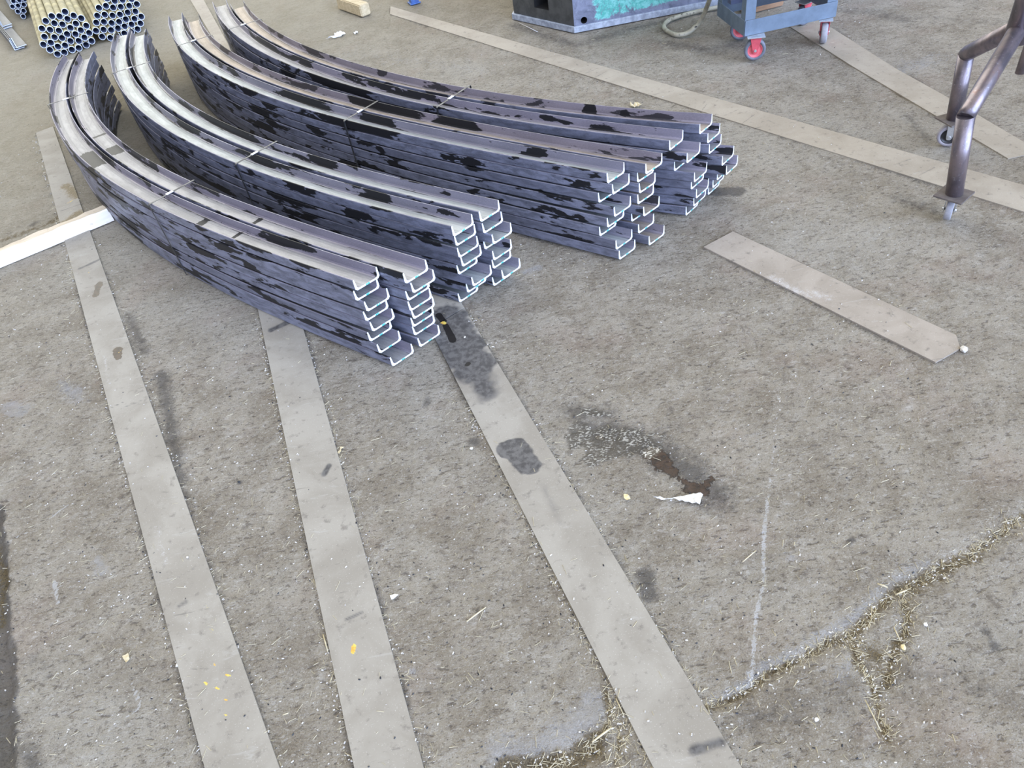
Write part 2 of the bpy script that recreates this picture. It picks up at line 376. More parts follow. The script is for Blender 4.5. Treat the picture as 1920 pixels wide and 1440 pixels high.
path('wet', [(836, 612), (845, 630), (850, 640)], .011, .005, 1, 'strip'); path('wet', [(876, 686), (879, 683)], .008, .004, 1, 'strip')
path('wet', [(823, 592), (832, 604)], .012, .005, 1, 'strip')
path('brown', [(188, 533), (182, 548), (180, 555)], .013, .006, 1.2, 'strip'); path('brown', [(221, 657), (223, 672)], .013, .005, 1.2, 'strip')
for q in ([(1098, 138), (1122, 128)], [(1115, 146), (1138, 134)], [(1316, 208), (1325, 196)], [(1355, 219), (1384, 206)], [(1388, 235), (1415, 215)], [(1675, 310), (1705, 300)], [(1722, 330), (1752, 315)], [(1440, 226), (1452, 232)], [(1018, 110), (1050, 104)], [(1220, 180), (1250, 172)]): path('dark', q, .0022, .006, .95, 'strip')
for q in ([(1576, 107), (1612, 92)], [(1634, 143), (1678, 128)], [(1655, 155), (1665, 140)], [(1694, 175), (1728, 162)], [(1760, 222), (1800, 204)]): path('dark', q, .0022, .006, .9, 'strip')
path('brown', [(228, 658), (240, 650)], .002, .003, .9, 'strip')
path('yellow', [(829, 606), (835, 608)], .006, .004, 1, 'strip'); path('yellow', [(221, 665), (227, 660)], .003, .003, .9, 'strip')  # orange patch on the black puddle is a painted reflection
path('yellow', [(664, 1213), (662, 1223)], .0055, .004, 1, 'strip'); path('yellow', [(168, 512)], .005, .004, .9, 'strip'); path('yellow', [(128, 382), (140, 375)], .006, .006, .7, 'strip')
for q in [(402, 1248), (427, 1267), (424, 1315), (426, 1342), (452, 1358), (388, 1283), (410, 1290)]: path('yellow', [q], .0042, .003, 1, 'strip')
path('yellow', [(385, 1125), (398, 1170), (405, 1225)], .008, .02, .55, 'strip')
path('pale', [(197, 668), (205, 720)], .006, .012, .8, 'strip'); path('pale', [(295, 990), (312, 1060)], .010, .02, .7, 'strip'); path('pale', [(1440, 520), (1500, 550), (1560, 560)], .02, .03, .8, 'strip')
path('chalk', [(208, 636), (212, 645)], .001, .003, .6, 'strip')
path('brown', [(1222, 848), (1240, 862)], .030, .016, 1, 'floor'); path('brown', [(1246, 872), (1262, 884)], .018, .012, .95, 'floor'); path('brown', [(1272, 894), (1284, 904)], .008, .010, .95, 'floor'); path('brown', [(1290, 912), (1318, 916)], .018, .014, 1, 'floor'); path('brown', [(1326, 906), (1333, 895)], .010, .012, .95, 'floor')
path('brown', [(1120, 815), (1135, 822)], .012, .012, .7, 'floor')
path('wet_glint', [(1095, 815), (1150, 830), (1210, 830)], .055, .03, 1, 'floor'); path('wet_glint', [(1110, 860), (1140, 850)], .03, .03, .9, 'floor'); path('wet_glint', [(1100, 770), (1140, 775)], .02, .02, .8, 'floor')
# mossy cracks
CR = [[(1325, 1327), (1390, 1300), (1410, 1285), (1440, 1262), (1500, 1234), (1555, 1203), (1598, 1190), (1631, 1153), (1686, 1103), (1730, 1090), (1773, 1061), (1817, 1044), (1854, 1013), (1925, 962)],
      [(1697, 1122), (1703, 1170), (1686, 1197), (1670, 1240), (1662, 1285)],
      [(1600, 1195), (1603, 1215), (1611, 1240), (1631, 1262), (1640, 1300), (1652, 1350), (1665, 1385)],
      [(1134, 1294), (1144, 1350), (1110, 1395), (1070, 1425), (1000, 1436), (950, 1440)],
      [(1160, 1350), (1160, 1400), (1150, 1440)]]
path('moss', CR[0][:6], .006, .010, .95, 'floor'); path('moss', CR[0][5:9], .010, .016, .9, 'floor'); path('moss', CR[0][8:12], .015, .024, .92, 'floor'); path('moss', CR[0][11:], .009, .022, .8, 'floor'); path('dark', CR[0][8:], .022, .03, .62, 'floor'); path('dark', CR[0][:9], .002, .008, .9, 'floor')  # wide dark band on the upper right crack is painted shadow
path('moss', CR[1], .009, .016, .85, 'floor'); path('moss', CR[2], .010, .018, .85, 'floor'); path('dark', CR[1], .008, .02, .7, 'floor'); path('moss', [(1630, 1220), (1650, 1240)], .03, .03, .7, 'floor'); path('moss', CR[3][:3], .006, .01, .9, 'floor'); path('moss', CR[3][2:], .022, .02, 1.1, 'floor'); path('moss', CR[4], .004, .008, .8, 'floor')
path('moss', [(0, 1060), (6, 1090)], .012, .012, 1, 'floor'); path('moss', [(0, 448), (60, 428), (110, 405)], .025, .03, .8, 'floor'); path('moss', [(125, 350), (145, 370)], .03, .03, .8, 'strip')
path('moss', [(90, 440), (150, 400)], .03, .03, .8, 'strip')
path('dark', [(0, 440), (60, 418), (115, 398)], .006, .01, 1, 'floor'); path('dark', [(115, 397), (155, 383)], .004, .008, .9, 'strip')
path('pale', [(1345, 1315), (1400, 1278), (1440, 1245), (1500, 1215), (1560, 1178), (1600, 1155), (1660, 1100), (1740, 1050)], .014, .02, .9, 'floor')
path('pale', [(940, 1405), (1010, 1400), (1070, 1370), (1120, 1320)], .04, .04, .85, 'floor'); path('pale', [(1600, 1240), (1560, 1280)], .02, .03, .7, 'floor')
path('pale', [(985, 508), (1010, 500)], .016, .03, 1.0, 'floor'); path('pale', [(15, 760), (40, 770)], .04, .02, .7, 'floor'); path('pale', [(115, 715), (150, 745)], .04, .04, .7, 'floor')
path('pale', [(180, 1050), (190, 1075)], .025, .02, .7, 'floor'); path('pale', [(1490, 1050), (1480, 1040)], .02, .02, .7, 'floor'); path('pale', [(770, 1255), (775, 1258)], .012, .008, .8, 'floor')
path('pale', [(1300, 560), (1400, 620), (1500, 700)], .05, .12, .5, 'floor'); path('pale', [(1690, 130), (1750, 110)], .12, .1, .6, 'floor')
path('pale', [(60, 290), (150, 250)], .08, .1, .5, 'floor'); path('pale', [(640, 100), (760, 110), (900, 130)], .15, .2, .55, 'floor')
path('pale', [(1650, 1100), (1700, 950), (1850, 870)], .06, .14, .5, 'floor')
# chalk
path('chalk', [(1462, 730), (1455, 800), (1447, 870), (1442, 920)], .003, .006, .72, 'floor'); path('chalk', [(1440, 930), (1434, 985), (1432, 1035), (1434, 1090)], .005, .006, .9, 'floor')
path('chalk', [(1430, 1100), (1418, 1150), (1414, 1200), (1412, 1240), (1406, 1272)], .0045, .006, .9, 'floor'); path('chalk', [(1385, 1290), (1412, 1279)], .006, .006, .8, 'floor')
path('chalk', [(4, 1018), (28, 1006), (70, 988)], .0014, .003, 1, 'floor'); path('chalk', [(92, 970), (120, 948), (138, 937)], .0024, .003, 1, 'floor')
path('chalk', [(100, 1090), (107, 1130)], .0055, .004, .9, 'floor'); path('chalk', [(246, 1281), (254, 1300), (262, 1322), (250, 1334), (237, 1342)], .0032, .0035, .95, 'floor')
path('chalk', [(0, 380), (40, 368), (63, 351)], .003, .006, .85, 'floor'); path('chalk', [(1060, 570), (1090, 572), (1108, 584)], .002, .004, .6, 'floor')
path('chalk', [(222, 1012), (240, 1003)], .002, .003, .8, 'floor'); path('chalk', [(84, 780), (92, 760), (84, 745)], .0025, .004, .8, 'floor')
path('chalk', [(1762, 160), (1800, 90), (1830, 50)], .004, .008, .6, 'floor'); path('chalk', [(63, 1040), (66, 1100)], .002, .004, .55, 'floor')

# ------------------------------------------------------------------ strips laid in the floor (outlines measured on the ground)
def quadpts(l0, l1, r0, r1): return [at(*l0), at(*l1), at(*r1), at(*r0)]
def line_ext(p, q, L0, L1):
    d = (q - p) / np.linalg.norm(q - p); return p + d * L0, p + d * L1
STR = []
# near three run on behind the camera's edge of view
def near_strip(l, r, ext0=0.0, ext1=.9):
    a, b = at(*l[0]), at(*l[1]); c, d = at(*r[0]), at(*r[1])
    la = np.linalg.norm(b - a); lc = np.linalg.norm(d - c)
    a2, b2 = line_ext(a, b, -ext0, la + ext1); c2, d2 = line_ext(c, d, -ext0, lc + ext1)
    return [a2, b2, d2, c2]
STR.append(('flat_strip', near_strip([(68, 250), (385, 1440)], [(100, 238), (525, 1440)]), 'strip', 'worn grey floor strip passing under the white timber, leftmost of the three long ones'))
STR.append(('flat_strip', near_strip([(485, 585), (665, 1440)], [(570, 620), (795, 1440)], .30), 'strip', 'worn grey floor strip, middle of the three long ones, emerging from under the front stack'))
STR.append(('flat_strip', near_strip([(818, 640), (1225, 1440)], [(884, 600), (1390, 1440)], .07), 'strip', 'grey floor strip with a large round oil stain, right of the three long ones'))
STR.append(('flat_strip', None, 'strip', 'short paler strip running in under the second channel stack'))
STR.append(('flat_strip', near_strip([(940, 92), (1920, 398)], [(940, 71), (1920, 348)], 1.2, .9), 'strip_far', 'long beige strip crossing the floor behind all the channel stacks'))
STR.append(('flat_strip', [at(1319, 464.6), at(1753.7, 681), at(1800, 655), at(1792, 630), at(1374, 435.5)], 'strip_tan', 'short tan strip with a broken end on open floor right of the stacks'))
STR.append(('flat_strip', [at(1480, 50), at(1598, 124.7), at(1712, 192.5), at(1890, 298), at(1950, 285), at(1782, 186), at(1679, 129), at(1500, 15)], 'strip_far', 'beige strip of butted plates running from under the trolley past the tube stand'))
STR.append(('flat_strip', None, 'strip_far', 'pale strip on the floor running between the far ends of the third and fourth stacks'))
A = STR[2][1]
dC = (A[0] - A[1]) / np.linalg.norm(A[0] - A[1]); dC2 = (A[3] - A[2]) / np.linalg.norm(A[3] - A[2])
STR[3] = (STR[3][0], [A[0] + dC * .9, A[0] + dC * .006, A[3] + dC2 * .006, A[3] + dC2 * .9], STR[3][2], STR[3][3])
g0, g1, g2, g3 = at(357, -40), at(403, 78), at(411, 80), at(382, -40)
ga, gb = at(357, 0), at(403, 78); gc, gd = at(382, 0), at(425, 78)
STR[7] = (STR[7][0], [line_ext(ga, gb, -1.2, 3.0)[0], line_ext(ga, gb, -1.2, 1.6)[1], line_ext(gc, gd, -1.2, 1.6)[1], line_ext(gc, gd, -1.2, 3.0)[0]], STR[7][2], STR[7][3])

def in_poly(X, Y, poly):
    inside = np.zeros(X.shape, bool); n = len(poly); j = n - 1
    for i in range(n):
        xi, yi = poly[i]; xj, yj = poly[j]
        c = ((yi > Y) != (yj > Y)) & (X < (xj - xi) * (Y - yi) / ((yj - yi) + 1e-12) + xi); inside ^= c; j = i
    return inside
def poly_dist(X, Y, poly):
    d = np.full(X.shape, 1e9)
    for i in range(len(poly)):
        a = np.array(poly[i]); b = np.array(poly[(i + 1) % len(poly)]); ab = b - a
        tt = np.clip(((X - a[0]) * ab[0] + (Y - a[1]) * ab[1]) / max(1e-9, ab @ ab), 0, 1)
        d = np.minimum(d, np.hypot(X - a[0] - tt * ab[0], Y - a[1] - tt * ab[1]))
    return np.where(in_poly(X, Y, poly), -d, d)
def add_attr(me, name, arr):
    a = me.attributes.new(name, 'FLOAT', 'POINT'); a.data.foreach_set('value', arr.astype(np.float32))

# ------------------------------------------------------------------ floor
def axis(lo, hi, a, b, fine, coarse):
    l = list(np.arange(lo, a, coarse)); l += list(np.arange(a, b, fine)); l += list(np.arange(b, hi + coarse, coarse)); return np.array(l)
gx = axis(-6.5, 5.0, -1.75, 1.85, .008, .05); gy = axis(-.6, 11.0, .3, 2.75, .008, .05)
XX, YY = np.meshgrid(gx, gy); X = XX.ravel(); Y = YY.ravel(); nx, ny = len(gx), len(gy)
msk = {k: mask(k, X, Y, 'floor') for k in MASKS}
ins = np.zeros(len(X), bool); edge = np.full(len(X), 1e9)
for s_ in STR:
    d = poly_dist(X, Y, s_[1]); ins |= d < .012; edge = np.minimum(edge, np.abs(d))
edirt = np.clip(.62 - edge / .045, 0, .62) * (.55 + .9 * vnoise(X, Y, 9, 11))
msk['dark'] = np.maximum(msk['dark'], edirt)
dz = -(.0035 * vnoise(X, Y, 22, 1) + .0025 * vnoise(X, Y, 60, 2) + .004 * vnoise(X, Y, 3, 9))
dz -= .014 * np.clip(msk['moss'] * (1 - .5 * vnoise(X, Y, 70, 4)), 0, 1)
dz -= .02 * np.clip(mask('edgepit', X, Y, 'floor'), 0, 1)
dz -= .004 * np.clip(msk['wet'], 0, 1)
dz = np.where(ins, -.0015, dz)
co = np.stack([X, Y, dz], 1)
me = bpy.data.meshes.new('floor'); me.vertices.add(nx * ny); me.vertices.foreach_set('co', co.ravel())
ii = np.arange((ny - 1) * (nx - 1)); r_, c_ = ii // (nx - 1), ii % (nx - 1); a0 = r_ * nx + c_
quads = np.stack([a0, a0 + 1, a0 + nx + 1, a0 + nx], 1)
me.loops.add(quads.size); me.loops.foreach_set('vertex_index', quads.ravel()); me.polygons.add(len(quads))
me.polygons.foreach_set('loop_start', np.arange(0, quads.size, 4)); me.polygons.foreach_set('loop_total', np.full(len(quads), 4))
me.update(calc_edges=True); me.validate(); me.polygons.foreach_set('use_smooth', np.ones(len(quads), bool))
for k in MASKS: add_attr(me, k, msk[k])
fl = link('floor', me, None, [M['floor']]); fl['kind'] = 'structure'; fl['label'] = 'stained dusty concrete workshop floor with mossy cracks'

# strips: gridded slabs so that stains can sit on them
def build_strip(name, poly, mat, label, th=.004):
    if mat == 'strip_far': th = .002
    if len(poly) == 4:
        a, b, c, d = [np.array(p) for p in poly]
        L = np.linalg.norm(b - a); W = np.linalg.norm(d - a); nu = max(2, int(L / .0065)); nv = max(2, int(W / .0065))
        us = np.linspace(0, 1, nu); vs = np.linspace(0, 1, nv); V = []
        for u in us:
            p = a + (b - a) * u; q = d + (c - d) * u
            for v in vs: V.append(p + (q - p) * v)
        V = np.array(V); top = np.c_[V, np.full(len(V), th)]
        F = [(i * nv + j, (i + 1) * nv + j, (i + 1) * nv + j + 1, i * nv + j + 1) for i in range(nu - 1) for j in range(nv - 1)]
        rim = [i * nv for i in range(nu)] + [(nu - 1) * nv + j for j in range(1, nv)] + [i * nv + nv - 1 for i in range(nu - 2, -1, -1)] + [j for j in range(nv - 2, 0, -1)]
    else:
        bm = bmesh.new(); vs_ = [bm.verts.new((p[0], p[1], th)) for p in poly]; bm.faces.new(vs_)
        bmesh.ops.triangulate(bm, faces=bm.faces); bmesh.ops.subdivide_edges(bm, edges=bm.edges, cuts=14, use_grid_fill=True)
        bm.verts.ensure_lookup_table(); top = np.array([v.co[:] for v in bm.verts])
        for i, v in enumerate(bm.verts): v.index = i
        F = [tuple(v.index for v in f.verts) for f in bm.faces]
        bed = [e for e in bm.edges if len(e.link_faces) == 1]; nxt = {}
        for e in bed:
            l = e.link_loops[0]; nxt[l.vert.index] = l.link_loop_next.vert.index
        s0 = next(iter(nxt)); rim = [s0]
        while nxt[rim[-1]] != s0 and len(rim) < 5000: rim.append(nxt[rim[-1]])
        bm.free()
    n = len(top); bot = top[rim].copy(); bot[:, 2] = -.0035
    F = list(F); k = len(rim)
    for i in range(k): F.append((rim[i], n + i, n + (i + 1) % k, rim[(i + 1) % k]))
    allv = np.r_[top, bot]; me = bpy.data.meshes.new(name); me.from_pydata(allv.tolist(), [], F); me.update()
    bm = bmesh.new(); bm.from_mesh(me); bmesh.ops.recalc_face_normals(bm, faces=bm.faces)
    up = sum(f.normal.z for f in bm.faces)
    if up < 0: bmesh.ops.reverse_faces(bm, faces=bm.faces)
    bm.to_mesh(me); bm.free()
    for kx in MASKS: add_attr(me, kx, mask(kx, allv[:, 0], allv[:, 1], 'strip'))
    o = link(name, me, None, [M[mat]]); tag(o, label, 'flat strip', 'flat strips laid on the floor', kind='thing'); return o
for s_ in STR: build_strip(*s_)

# ------------------------------------------------------------------ curved channels
CH, CW = .0405, .0880          # flange height, web width
PROF = [(.006, 0), (CW - .006, 0), (CW, .0065), (CW - .0004, CH - .0022), (CW - .0020, CH), (CW - .0045, CH), (CW - .0075, .0125), (CW - .011, .0080), (CW - .016, .0062),
        (.016, .0062), (.011, .0080), (.0075, .0125), (.0045, CH), (.0020, CH), (.0004, CH - .0022), (0, .0065)]
# running mark along the profile, used by the steel material to know the web (v = .30 .. .372)
VMARK = [0, .09, .095, .14, .145, .15, .18, .19, .300, .372, .40, .41, .445, .45, .455, .49, .50]
Q = {1: (-0.02104, -0.12928, 0.00869, -0.27274, 1.77759, -3.8532, 0.18685),
     2: (-0.05594, -0.09907, 0.00756, 0.08005, 1.96093, -3.82114, 0.19232),
     3: (-0.05526, -0.06563, -0.00796, 0.28278, 2.37591, -3.85114, 0.18718),
     4: (-0.15371, -0.01426, -0.00644, 0.67604, 2.41539, -3.75115, 0.18484)}
NEAR = {1: [[.192, .203, .180, .195, .183, .200, .172, .129], [.067, .057, .091, .092, .097, .113, .120, .104]],
        2: [[.227, .229, .222, .222, .249, .200, .235, .268], [.189, .182, .155, .206, .178, .190, .160, .205]],
        3: [[-.207, -.224, -.170, -.231, -.209, -.178, -.242, -.253], [-.304, -.269, -.276, -.272, -.297, -.243, -.272, -.314]],
        4: [[-.036, -.100, -.053, -.124, -.109, -.126, -.115, -.088], [-.103, -.130, -.138, -.189, -.205, -.166, -.148, -.128]]}
OFFS = {1: [[.004, .0, .008, .003, .005, -.005, -.006, -.006], [-.004, .006, .006, .004, .012, .014, .016, .010]],
        2: [[-.002, .003, -.004, .003, .004, .010, .014, -.002], [-.002, -.006, .0, .012, .015, .018, .024, .020]],
        3: [[.008, .010, .006, .001, -.012, -.016, -.018, -.018], [.004, .010, .009, .003, -.004, .008, .003, .002]],
        4: [[-.010, -.011, -.004, .005, .022, .032, .040, .036], [.030, .046, .044, .042, .050, .076, .086, .100]]}
FAR = {1: (3.64, 3.58), 2: (3.78, 3.69), 3: (3.43, 3.31), 4: (3.59, 3.44)}
def centre_at(k, s):
    q = Q[k]; n = 60; u = np.linspace(0, s, n); th = q[0] * u + q[1] * u ** 2 / 2 + q[2] * u ** 3 / 3 + q[5]
    tr = lambda f: float(np.sum((f[1:] + f[:-1]) / 2 * np.diff(u)))
    return np.array([q[3] + tr(np.cos(th)), q[4] + tr(np.sin(th))]), float(th[-1])
def dens(k, n=88):
    ss = np.linspace(-.45, 4.0, n); return ss, [centre_at(k, s) for s in ss]
DEN = {k: dens(k) for k in Q}
def frame(k, s):
    ss, c = DEN[k]; i = min(max(int(np.searchsorted(ss, s)) - 1, 0), len(ss) - 2); t = (s - ss[i]) / (ss[i + 1] - ss[i])
    p = c[i][0] * (1 - t) + c[i + 1][0] * t; th = c[i][1] * (1 - t) + c[i + 1][1] * t
    return p, th
OILPX = {(1, 0, 0): [(150, 287, .335, .07, .03), (160, 305, .325, .04, .02), (366, 414, .335, .018, .05), (434, 428, .33, .012, .02)],
         (1, 1, 0): [(178, 247, .335, .012, .06), (197, 266, .335, .016, .05), (200, 278, .32, .05, .025), (432, 428, .33, .012, .04), (303, 303, .17, .01, .04)],
         (2, 0, 0): [(330, 240, .17, .10, .03), (470, 310, .17, .10, .025), (690, 368, .165, .09, .02)], (2, 1, 0): [(420, 230, .17, .30, .03), (600, 295, .165, .12, .02)],
         (3, 0, 0): [(560, 190, .17, .22, .03), (700, 222, .17, .12, .03), (640, 240, .47, .30, .03)], (3, 1, 0): [(740, 200, .17, .18, .03), (860, 222, .17, .14, .03), (680, 185, .165, .1, .03)],
         (4, 1, 0): [(1108, 192, .175, .035, .03), (1178, 203, .17, .03, .018)], (4, 0, 0): [(640, 150, .47, .30, .03), (560, 120, .17, .06, .03)]}
STACKN = {1: 'front', 2: 'second', 3: 'third', 4: 'rearmost'}
LAYN = ['topmost', 'second from the top', 'third from the top', 'fourth from the top', 'fourth from the floor', 'third from the floor', 'second from the floor', 'lowest']
def s_of(k, px, py):
    g = at(px, py, 8 * CH); ss, c = DEN[k]; return float(ss[int(np.argmin([np.hypot(*(g - q[0])) for q in c]))])
def channel(k, col, lay):
    s0 = NEAR[k][col][lay]; s1 = FAR[k][col] + (0 if lay == 0 else random.uniform(-.035, .03))
    pitch = (Q[k][6] - CW) if col else 0.0
    o0 = OFFS[k][col][lay]; of = random.uniform(-.0075, .0065) if lay else 0.0
    z0 = (7 - lay) * (CH + .0002) + .0042
    n = 180 if lay == 0 else 72; V = []; F = []; U = []; oil = []
    oils = [(s_of(k, px, py), vs, ru, rv) for (px, py, vs, ru, rv) in OILPX.get((k, col, lay), [])]
    for i in range(n):
        f = i / (n - 1); s = s0 + (s1 - s0) * f
        dec = math.exp(-max(0, s - s0) / .75)
        off = pitch + o0 * dec + of * (1 - dec) * (.6 + .4 * math.sin(s * 2.1 + lay * 1.7))
        for j, (x, z) in enumerate(PROF):
            # ends are sawn slightly askew
            sk = (-.26 * x) * math.exp(-(s - s0) / .05) if i < 3 else 0.0
            p, th = frame(k, s + sk); nr = np.array([math.sin(th), -math.cos(th)])
            q = p + nr * (off + x); V.append((q[0], q[1], z0 + z))
            oi = 0.0
            for (us, vs, ru, rv) in oils:
                if .29 < vs < .38: rv = .075
                dd = math.hypot((s - us) / ru, (VMARK[j] + (.004 if j == 8 else -.004 if j == 9 else 0) - vs) / rv); oi = max(oi, max(0, 1.6 - dd) * .9)
            oil.append(min(1, oi))
    m_ = len(PROF)
    for i in range(n - 1):
        s_a = s0 + (s1 - s0) * i / (n - 1); s_b = s0 + (s1 - s0) * (i + 1) / (n - 1)
        for j in range(m_):
            j2 = (j + 1) % m_; F.append((i * m_ + j, i * m_ + j2, (i + 1) * m_ + j2, (i + 1) * m_ + j)); va, vb = VMARK[j], VMARK[j + 1]
            U += [(s_a, va), (s_a, vb), (s_b, vb), (s_b, va)]
    side = len(F)
    # end caps in convex strips: web and two flanges
    for base, rev in ((0, 0), ((n - 1) * m_, 1)):
        for quad in [(15, 11, 12, 13, 14), (15, 10, 11), (0, 10, 15), (0, 9, 10), (0, 1, 8, 9), (1, 7, 8), (1, 2, 7), (2, 6, 7), (2, 3, 4, 5, 6)]:
            ff = [base + v for v in quad]; uu = [(PROF[v][0] / CW, PROF[v][1] / CH) for v in quad]
            if rev: ff = ff[::-1]; uu = uu[::-1]
            F.append(tuple(ff)); U += uu
    me = bpy.data.meshes.new('steel_channel'); me.from_pydata(V, [], F); me.update()
    ul = me.uv_layers.new(name='UVMap'); ul.data.foreach_set('uv', np.array(U, dtype=np.float32).ravel())
    add_attr(me, 'oil', np.array(oil))
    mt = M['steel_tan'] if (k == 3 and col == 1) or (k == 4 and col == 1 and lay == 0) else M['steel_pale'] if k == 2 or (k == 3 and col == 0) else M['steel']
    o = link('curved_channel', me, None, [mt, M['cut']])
    for p in me.polygons[side:]: p.material_index = 1
    # smooth the long faces along the bend only: crisp profile edges
    lab = '%s curved steel channel in the %s column of the %s stack' % (LAYN[lay], ('left', 'right')[col], STACKN[k])
    if lay == 0: lab = 'dusty curved steel channel on top of the %s column of the %s stack' % (('left', 'right')[col], STACKN[k])
    tag(o, lab, 'steel channel', 'curved channels in the %s stack' % STACKN[k])
    return o
for k in Q:
    for col in (0, 1):
        for lay in range(8): channel(k, col, lay)

# steel bands round each stack, each with a pale crimped seal
def strap(k, s, label):
    p, th = frame(k, s); nr = np.array([math.sin(th), -math.cos(th)]); tg = np.array([math.cos(th), math.sin(th)])
    H = 8 * (CH + .0002) + .0052; wd = .0045
    def dec(c): 
        return max(0.0, max(OFFS[k][c]) * math.exp(-(s - NEAR[k][c][0]) / .75))
    lo = min([0.0] + [v * math.exp(-(s - NEAR[k][0][0]) / .75) for v in OFFS[k][0]]) - .005
    hi = Q[k][6] + dec(1) + .005
    loop = [(lo, .0052), (lo, H - .002), (lo + .003, H), ((lo + hi) / 2, H), (hi - .003, H), (hi, H - .002), (hi, .0052)]
    mb = MB(); V = []
    for (x, z) in loop:
        for e in (-1, 1):
            for tk in (0, 1):
                cx = (lo + hi) / 2; dx = x - cx; ox = (0.0012 * (1 if dx > 0 else -1) if abs(dx) > .06 and z < H else 0) * tk; oz = .0012 * tk if z > H - .003 else 0
                q = p + nr * (x + ox) + tg * e * wd; V.append((q[0], q[1], z + oz))
    F = []
    for i in range(len(loop) - 1):
        a = i * 4; b = a + 4
        F += [(a + 1, a + 3, b + 3, b + 1), (a, b, b + 2, a + 2), (a, a + 1, b + 1, b), (a + 2, b + 2, b + 3, a + 3)]
    F += [(0, 2, 3, 1), (len(loop) * 4 - 4, len(loop) * 4 - 3, len(loop) * 4 - 1, len(loop) * 4 - 2)]
    root = empty('steel_band', (0, 0, 0)); tag(root, label, 'strapping band', 'steel bands round the channel stacks')
    mb.add(V, F); mb.build('band', M['band'], root)
    sb = MB(); x = Q[k][6] * .45; q = p + nr * x
    sb.box((q[0], q[1], H + .0022), (.030, .013, .003), rz=math.atan2(nr[1], nr[0])); o = sb.build('seal', M['seal'], root, .001); o['label'] = 'pale crimped seal'
strap(1, s_of(1, 283, 388), 'thin steel band round the middle of the front channel stack')
strap(1, s_of(1, 98, 199), 'thin steel band round the far end of the front channel stack')
strap(2, s_of(2, 438, 310), 'thin steel band round the middle of the second channel stack')
strap(2, s_of(2, 212, 138), 'thin steel band round the far end of the second channel stack')
strap(3, s_of(3, 642, 228), 'dark steel band round the middle of the third channel stack')
strap(3, s_of(3, 337, 86), 'thin steel band round the far end of the third channel stack')
strap(4, s_of(4, 828, 201), 'dark steel band round the middle of the rearmost channel stack')
strap(4, s_of(4, 428, 56), 'thin steel band round the far end of the rearmost channel stack')

# ------------------------------------------------------------------ pipe bundles
PD = Vector((-.431, .9023, 0)).normalized()
def plane_pts(g, pts, sc=6.62):
    g = Vector((g[0], g[1], 0)); o = Vector((0, 0, CAMZ)); side = Vector((PD.y, -PD.x, 0)); out = []
    for (px, py) in pts:
        px /= sc; py /= sc
        d = Vector(tuple((px - 960) / FPX * RT - (py - 720) / FPX * UP + FW))
        t = (g - o).dot(PD) / d.dot(PD); q = o + d * t
        out.append([(q - g).dot(side), q.z])
    return g, side, np.array(out)
def relax(P, r, it=200):
    P = P.copy(); T = P.copy()
    for _ in range(it):
        for i in range(len(P)):
            for j in range(i):
                d = P[i] - P[j]; L = np.hypot(*d)
                if L < 2 * r: d = d / max(L, 1e-6) * (2 * r - L) / 2; P[i] += d; P[j] -= d
        P[:, 1] = np.maximum(P[:, 1], r)
    return P
def pipe_mesh(r, L, wall):
    mb = MB(); n = len(mb.v)
    mb.lathe([(r, 0), (r, L), (r - wall, L), (r - wall, 0)], (0, 0, 0), (0, 1, 0), 24)
    me = bpy.data.meshes.new('steel_pipe'); me.from_pydata(mb.v, [], mb.f); me.update()
    bm = bmesh.new(); bm.from_mesh(me); bmesh.ops.recalc_face_normals(bm, faces=bm.faces); bm.to_mesh(me); bm.free()
    for i, p in enumerate(me.polygons):
        b = i // 24; p.material_index = [0, 2, 1, 2][b]; p.use_smooth = b in (0, 2)
    return me
def bundle(gpx, pts, r, L, mats, where, group, wall=.0035, axis=None):
    global PD
    PD = Vector(axis or (-.431, .9023, 0)).normalized()
    g, side, P = plane_pts(at(*gpx, r), pts)
    P = relax(P, r + .0003)
    if P[:, 1].min() > r: P[:, 1] -= P[:, 1].min() - r - .0005
    me = pipe_mesh(r, L, wall)
    for mt in mats: me.materials.append(mt)
    top = int(np.argmax(P[:, 1])); bot = int(np.argmin(P[:, 1])); lf = int(np.argmin(P[:, 0])); rg = int(np.argmax(P[:, 0]))
    rest_named = set()
    for i, (a, z) in enumerate(P):
        o = bpy.data.objects.new('steel_pipe', me); COL.objects.link(o)
        q = g + side * a + PD * random.uniform(-.012, .012); o.location = (q.x, q.y, z)
        o.rotation_euler = (0, 0, math.atan2(PD.y, PD.x) - PI / 2)
        nm = {top: 'topmost pipe of ', bot: 'lowest pipe of ', lf: 'leftmost pipe of ', rg: 'rightmost pipe of '}.get(i)
        tag(o, (nm + where + ', open end facing out') if nm else 'round steel pipe inside ' + where, 'pipe', group)
    return g, side, P
B1 = [(808,148),(645,203),(741,205),(913,190),(570,265),(839,238),(1012,230),(677,292),(776,302),(943,293),(1070,315),(522,357),(621,365),(730,377),(877,347),(1002,372),(552,455),(679,458),(830,420),(940,430),(1102,408),(539,552),(629,525),(775,485),(876,510),(1040,470),(722,575),(824,585),(988,525),(1131,503),(621,622),(1067,562),(720,670),(905,640),(822,682),(993,620)]
B2 = [(1228,97),(1318,72),(1405,97),(1498,82),(1602,68),(1702,55),(1208,195),(1298,178),(1399,193),(1487,175),(1586,155),(1686,147),(1755,210),(1197,283),(1290,270),(1387,285),(1478,268),(1566,243),(1669,235),(1744,295),(1192,380),(1285,365),(1384,378),(1472,360),(1557,337),(1640,313),(1716,375),(1270,457),(1370,468),(1545,420),(1455,455),(1630,400),(1420,8),(1520,-2),(1630,-12),(1330,-15)]
B3 = [(170,20),(240,5),(158,85),(228,75),(298,62),(222,143),(292,133),(288,203),(310,-8),(180,-45),(250,-60)]
